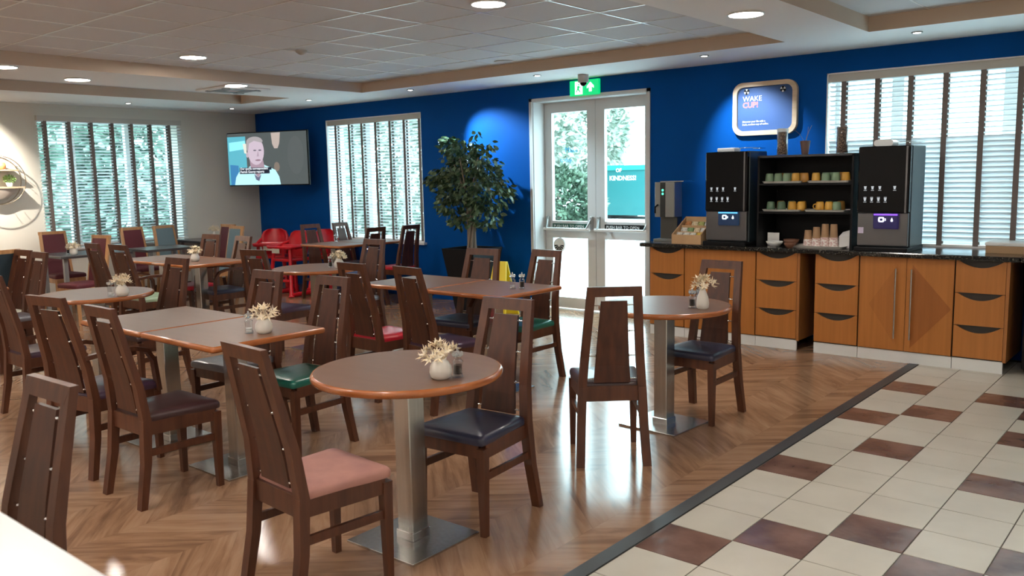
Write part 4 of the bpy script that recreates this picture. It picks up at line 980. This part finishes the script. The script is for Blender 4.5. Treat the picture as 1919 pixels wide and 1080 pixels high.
# bottom shelf things
tray(-2.76, 7.46, ZW, .50, .24, 'white tray of paper cups on the counter inside the shelf unit')
M_CUP = mat('paper_cup', (.40, .24, .13), .7); M_CUPP = mat('cup_pattern', (.62, .40, .38), .5, noise=((70, 70, 70), (.85, .80, .76), .45, .55))
for x, h, lb in ((-2.85, 1, 'shortest stack of brown paper cups on the bottom tray'), (-2.775, 2, 'second shortest stack of brown paper cups on the bottom tray'), (-2.70, 3, 'tall stack of brown paper cups right of centre on the bottom tray'), (-2.625, 3, 'stack of brown paper cups beside the white bag')):
    r = thing('cup_stack', lb, 'paper cups', (x, 7.45, ZW+.006), 0, 'stacks of paper cups'); p = MB()
    p.lathe([(.042, 0), (.042, .004), (.037, .055+.01*h)], seg=22); p.build('patterned_cup', M_CUPP, r)
    q = MB(); z0 = .055+.01*h; q.lathe([(.035, z0), (.035, z0+.012), (.033, z0+.02), (.029, z0+.055+.018*h), (.027, z0+.06+.018*h)], seg=22); q.build('brown_cup', M_CUP, r)
def bowl(x, y, r_, h, m_, lb, nm='bowl'):
    b = MB(); b.lathe([(r_*.5, 0), (r_*.55, .004), (r_*.9, h*.6), (r_, h), (r_*.96, h), (r_*.82, h*.6), (r_*.3, .012)], seg=26); o = b.build(nm, m_); o.location = (x, y, ZW); tag(o, lb, 'bowl', 'bowls on the counter'); return o
bowl(-3.135, 7.40, .075, .045, M_WHITE, 'white bowl in front of the small card'); M_BB = mat('bowl_brown', (.17, .075, .045), .4)
bowl(-3.02, 7.50, .07, .06, M_BB, 'brown bowl behind the tray of paper cups'); bowl(-2.955, 7.30, .05, .045, M_BB, 'small brown bowl beside the tray of paper cups')
cd_ = MB(); cd_.box((-.055, 0, 0), (.055, .003, .115)); cd_.box((-.055, 0, 0), (.055, .04, .003)); o = cd_.build('table_card', M_WHITE); o.location = (-3.19, 7.50, ZW); tag(o, 'small white card standing behind the white bowl', 'card')
bgm = MB(); bgm.loft([[(-.06, -.05, 0), (.06, -.05, 0), (.06, .05, 0), (-.06, .05, 0)], [(-.062, -.05, .10), (.058, -.045, .11), (.058, .045, .11), (-.062, .045, .10)], [(-.04, -.02, .135), (.055, -.02, .165), (.055, .01, .165), (-.04, .01, .135)]]); o = bgm.build('paper_bag', M_WHITE); o.location = (-2.525, 7.52, ZW+.0); tag(o, 'crumpled white paper bag at the right end of the bottom shelf', 'bag')
# jars on top of the shelf unit
M_BEAN = mat('coffee_beans', (.045, .022, .014), .5, noise=((90, 90, 90), (.26, .16, .10), .45, .6))
ZJ = ZW+.808
for x, lb, w_ in ((-3.105, 'tall glass jar of coffee beans with a white cap in front of the wall sign', 1), (-2.58, 'tall glass jar of coffee beans against the right-hand blind', 0)):
    r = thing('bean_jar', lb, 'jar', (x, 7.46, ZJ), 0, 'jars of coffee beans'); MB().lathe([(.046, .0), (.048, .004), (.048, .225), (.046, .228)], seg=26).build('glass_jar', M_CLEAR, r)
    MB().lathe([(.044, .006), (.044, .205)], seg=24).build('beans', M_BEAN, r)
    if w_: MB().lathe([(.045, .206), (.050, .232), (.040, .236)], seg=22).build('paper_cap', M_WHITE, r)
    else: MB().lathe([(.045, .206), (.046, .222)], seg=22).build('jar_lid', M_BEAN, r)
pp = thing('small_pot', 'small tapered brown pot with thin twigs on top of the shelf unit', 'pot', (-2.90, 7.46, ZJ))
MB().lathe([(.028, 0), (.044, .118), (.040, .12), (.036, .11)], seg=22).build('pot_body', mat('pot_brown', (.10, .05, .04), .5), pp)
tw_ = MB(); tw_.tube([(0, 0, .10), (.03, 0, .20), (.055, 0, .25)], .002, 5); tw_.tube([(0, 0, .10), (-.05, 0, .18), (-.10, 0, .22)], .0015, 5); tw_.tube([(0, 0, .1), (.02, 0, .19), (.025, .0, .24)], .0015, 5); tw_.build('twigs', M_TRUNK, pp)
# water boiler + tea box
wb = thing('water_boiler', 'slim steel hot water dispenser with a green light at the left end of the counter', 'dispenser', (-4.30, 7.60, ZW)); M_WB = mat('boiler_steel', (.30, .31, .30), .35, .7)
MB().box((-.12, -.12, .24), (.10, .04, .585), bev=.006).build('boiler_body', M_WB, wb); MB().box((-.055, -.124, .24), (.0, -.12, .58)).build('control_strip', mat('strip_dark', (.03, .035, .035), .3), wb)
MB().box((-.10, -.04, .0), (.09, .06, .24), bev=.004).build('boiler_column', mat('col_steel', (.12, .12, .11), .3, .8), wb); MB().box((-.13, -.13, 0), (.10, .16, .022), bev=.004).build('drip_tray', M_WB, wb)
MB().tube([(-.085, -.12, .36), (-.085, -.17, .34), (-.085, -.17, .28)], .009, 8).build('tap', M_BLACK, wb)
gl_ = MB()
for z in (.505, .470): T = Matrix.Translation((-.027, -.1245, z)) @ Matrix.Rotation(PI/2, 4, 'X'); gl_.lathe([(.012, 0), (.012, .001)], seg=14, T=T)
gl_.build('green_light', mat('green_led', (0, 0, 0), .5, emit=(.1, 1, .55), es=1.6), wb)
o = MB().box((-.10, -.10, 0), (.16, .12, .008)).build('metal_tray', M_STEEL); o.location = (-4.27, 7.60, ZW+.587); tag(o, 'thin metal tray lying on top of the water dispenser', 'tray')
tb = thing('tea_box', 'slanted wooden box of tea sachets left of the left coffee machine', 'tea box', (-3.97, 7.44, ZW)); M_TB = wood('tea_box_wood', (.50, .30, .15), (.60, .38, .20), .5, (8, 8, 8))
def slab(b, x0, x1): b.prism([(-.14, 0), (.14, 0), (.14, .245), (-.14, .085)], (x0, 0, 0), (0, 1, 0), (0, 0, 1), (1, 0, 0), x1-x0)
b = MB(); slab(b, -.155, -.145); slab(b, .145, .155); b.box((-.145, -.14, 0), (.145, -.13, .085)); b.box((-.145, .13, 0), (.145, .14, .245)); b.box((-.145, -.13, 0), (.145, .13, .01)); fixn(b.build('box_body', M_TB, tb))
dv = MB()
for y, h in ((-.045, .11), (.045, .165)): dv.box((-.145, y-.003, .01), (.145, y+.003, h))
dv.build('dividers', M_TB, tb)
TCS = {'white': (.75, .74, .68), 'orange': (.65, .28, .10), 'olive': (.40, .40, .12), 'green': (.22, .36, .16), 'cream': (.70, .58, .38), 'yellow': (.70, .50, .08)}
for r_i, (y, z, names) in enumerate(((-.088, .085, ('white', 'white', 'white', 'yellow')), (0, .125, ('white', 'green', 'cream', 'white')), (.085, .18, ('orange', 'cream', 'olive', 'white')))):
    for k, c in enumerate(names):
        m_ = mat('sachet_'+c, TCS[c], .5, noise=((45, 45, 45), tuple(v*.55 for v in TCS[c]), .5, .62)); s = MB(); s.box((-.031, -.012, 0), (.031, .012, .075), bev=.003)
        o = s.build('tea_sachets', m_); o.location = (-3.97-.105+.07*k, 7.44+y, ZW+z-.055); o.rotation_euler = (-.35, 0, 0)
        tag(o, '%s tea sachets, %s from the left in the %s row of the tea box' % (c, ORD[k], ('front', 'middle', 'back')[r_i]), 'tea sachets', 'tea sachets in the wooden box')
cb = thing('cardboard_box', 'brown cardboard box with a white lid at the right end of the worktop', 'box', (-1.33, 7.62, ZW), 0)
MB().box((-.13, -.12, 0), (.20, .14, .058), bev=.003).build('box_body', mat('cardboard', (.42, .27, .15), .8), cb); MB().box((-.135, -.125, .058), (.205, .145, .085), bev=.006).build('box_lid', M_WHITE, cb)

# ------------------------------------------------------------------ left wall shelf
wsf = thing('wall_shelf', 'round wire wall shelf with wooden boards on the cream wall at the left edge', 'shelf', (XL, 4.10, 1.575))
ring = MB()
for xo in (.012, .16): ring.tube([(xo, .30*math.cos(a), .08+.30*math.sin(a)) for a in [2*PI*k/40 for k in range(41)]], .005, 6)
for k in range(9):
    a = -1.2+k*.3; ring.tube([(.012, .30*math.cos(a), .08+.30*math.sin(a)), (.16, .30*math.cos(a), .08+.30*math.sin(a))], .003, 5)
ring.build('wire_ring', mat('brass_wire', (.40, .32, .22), .35, .8), wsf)
M_SHW = wood('shelf_wood', (.50, .36, .24), (.60, .45, .31), .5, (10, 10, 10))
MB().box((.005, -.285, -.022), (.165, .285, 0)).build('shelf_board', M_SHW, wsf); MB().box((.005, -.22, .195), (.165, .22, .213)).build('shelf_board', M_SHW, wsf)
bk_ = MB(); bk_.lathe([(.10, 0), (.20, .07), (.24, .13)], seg=24); o = bk_.build('shelf_basket', mat('basket', (.42, .36, .31), .6), wsf); o.location = (.085, 0, -.155); o.scale = (.3, .95, 1)
pl = thing('potted_plant', 'small bushy green plant in a white pot on the round wall shelf', 'potted plant', (XL+.085, 4.235, 1.575))
MB().lathe([(.028, 0), (.042, .05), (.038, .05)], seg=20).build('pot', M_WHITE, pl)
lf2 = MB(); rnd = random.Random(2)
for i in range(260):
    v = Vector((rnd.gauss(0, 1), rnd.gauss(0, 1), rnd.gauss(0, 1))).normalized()*rnd.uniform(.3, 1)
    leafq(lf2, Vector((v.x*.055, v.y*.07, .095+v.z*.05)), v+Vector((0, 0, .3)), Vector((rnd.uniform(-1, 1), rnd.uniform(-1, 1), rnd.uniform(-1, 1))), .022, .014)
lf2.build('foliage', mat('bush_leaf', (.10, .20, .05), .5, noise=((30, 30, 30), (.26, .36, .12), .4, .6)), pl)
og = MB(); og.lathe([(.02, 0), (.045, .02), (.050, .05), (.035, .085), (.015, .09)], seg=20); o = og.build('orange_ornament', mat('ornament', (.65, .30, .12), .5)); o.location = (XL+.085, 4.165, 1.789); tag(o, 'rounded orange ornament on the upper board of the wall shelf', 'ornament')

# ------------------------------------------------------------------ white counter in the near corner
nc = thing('serving_counter', 'blurred white serving counter at the bottom left corner, close to the camera', 'counter', (-2.0, 0, 0))
MB().box((-1.2, -.55, 1.06), (1.35, .433, 1.10), bev=.006).build('counter_top', mat('counter_white', (.86, .88, .90), .25), nc)
MB().box((-1.15, -.5, 0), (1.30, .39, 1.06)).build('counter_body', M_WHITE, nc)

# ------------------------------------------------------------------ outside
M_PAVE = mat('paving', (.62, .64, .64), .8, noise=((2, 2, 2), (.70, .71, .70), .4, .6))
g = MB(); g.box((-70, 8.2, -.2), (30, 90, -.06)); g.box((-70, -60, -.2), (30, YF-.21, -.06)); g.box((-70, -40, -.2), (XL-WT-.01, 8.2, -.06)); tag(g.build('outside_ground', M_PAVE), 'pale bright paving outside the doors and windows', 'ground', kind='structure')
M_HEDGE = mat('hedge_leaf', (.03, .06, .035), .6, noise=((2.2, 2.2, 2.2), (.13, .20, .13), .42, .62)); M_HEDGL = mat('tree_leaf', (.16, .22, .17), .6, noise=((2.5, 2.5, 2.5), (.42, .46, .40), .4, .6))
def shrub(name, lb, x, y, z, r, n, leaf, m_, seed, trunk=True, group='trees and shrubs outside'):
    rt_ = thing(name, lb, 'tree' if 'tree' in name else 'shrub', (x, y, -.06), 0, group); rn = random.Random(seed); b = MB()
    for i in range(n):
        v = Vector((rn.gauss(0, 1), rn.gauss(0, 1), rn.gauss(0, 1))).normalized(); k = rn.uniform(.72, 1.06)+.10*math.sin(v.x*7+seed)*math.cos(v.z*6)
        p = Vector((v.x*r[0]*k, v.y*r[1]*k, z+v.z*r[2]*k))
        if p.z < .03: continue
        leafq(b, p, v+Vector((rn.uniform(-1, 1), rn.uniform(-1, 1), rn.uniform(-1, .6))), Vector((rn.uniform(-1, 1), rn.uniform(-1, 1), rn.uniform(-1, 1))), leaf*rn.uniform(.7, 1.4), leaf*.6)
    b.build('foliage', m_, rt_); c = MB(); c.tube([(0, 0, 0), (.05, 0, z*.6), (0, .05, z+r[2]*.3)], [.09, .07, .03], 8); c.build('trunk', M_TRUNK, rt_)
shrub('hedge_shrub', 'dense dark green shrub outside the left glass door', -15.45, 20.5, .85, (1.35, 1.1, .95), 5200, .16, M_HEDGE, 1)
shrub('pale_tree', 'pale leafy tree rising above the shrub outside the left glass door', -19.9, 24.5, 3.0, (2.1, 1.6, 2.3), 6500, .22, M_HEDGL, 2)
shrub('pale_tree', 'tree whose crown reaches into the right glass door pane', -21.5, 31.0, 3.6, (1.5, 1.6, 2.4), 5000, .25, M_HEDGL, 3)
for i, (x, y, z, r) in enumerate(((-16.2, 5.25, 1.8, (1.5, 1.3, 2.5)), (-17.0, 8.75, 1.8, (1.6, 1.6, 2.6)), (-18.6, 12.9, 2.0, (1.9, 1.75, 2.8)), (-15.6, 1.6, 1.6, (1.4, 1.15, 2.4)))):
    shrub('garden_tree', ('green tree outside the middle of the left window', 'green tree outside the right part of the left window', 'green tree outside the far right end of the left window', 'green tree outside the left end of the left window')[i], x, y, z, r, 9000, .23, mat('garden_leaf', (.12, .20, .16), .5, noise=((2.5, 2.5, 2.5), (.42, .54, .46), .38, .60)), 20+i)
shrub('pale_tree', 'pale tree outside the narrow blue-wall window', -18.8, 17.6, 2.0, (3.0, 1.7, 2.3), 8500, .22, M_HEDGL, 9)
ct = thing('teal_container', 'teal metal container standing outside the right glass door', 'container', (-16.9, 27.0, -.06)); M_TEAL = mat('teal_paint', (.003, .10, .105), .5)
MB().box((-1.3, 0, .14), (1.7, 2.2, 1.90)).build('container_body', M_TEAL, ct); MB().box((-1.35, -.05, 1.80), (1.75, 2.25, 1.98)).build('container_rim', mat('teal_rim', (.008, .21, .20), .5), ct)
for sx in (-1.1, 1.4): MB().box((sx-.1, .1, 0), (sx+.1, 2.0, .14)).build('foot', M_BLACK, ct)
lpst = MB(); lpst.tube([(0, 0, 0), (0, 0, 4.2)], .05, 8); o = lpst.build('lamp_post', M_ALU); o.location = (-16.6, 32.0, -.06); tag(o, 'thin grey lamp post outside the right glass door', 'lamp post')
bh = thing('brick_building', 'pale brick building outside the wide right-hand window', 'building', (-4, 16, -.06)); M_BRK = mat('pale_brick', (.66, .64, .60), .8, noise=((.9, .9, 14), (.50, .49, .46), .45, .6))
MB().box((-4, 0, 0), (9, 3, 5.5)).build('building_wall', M_BRK, bh)
fw = MB(); fw.box((-5.2, 12.0, -.06), (4, 12.15, 1.85)); tag(fw.build('boundary_wall', mat('grey_boundary', (.50, .53, .56), .8)), 'low grey boundary wall outside the wide right-hand window', 'wall')
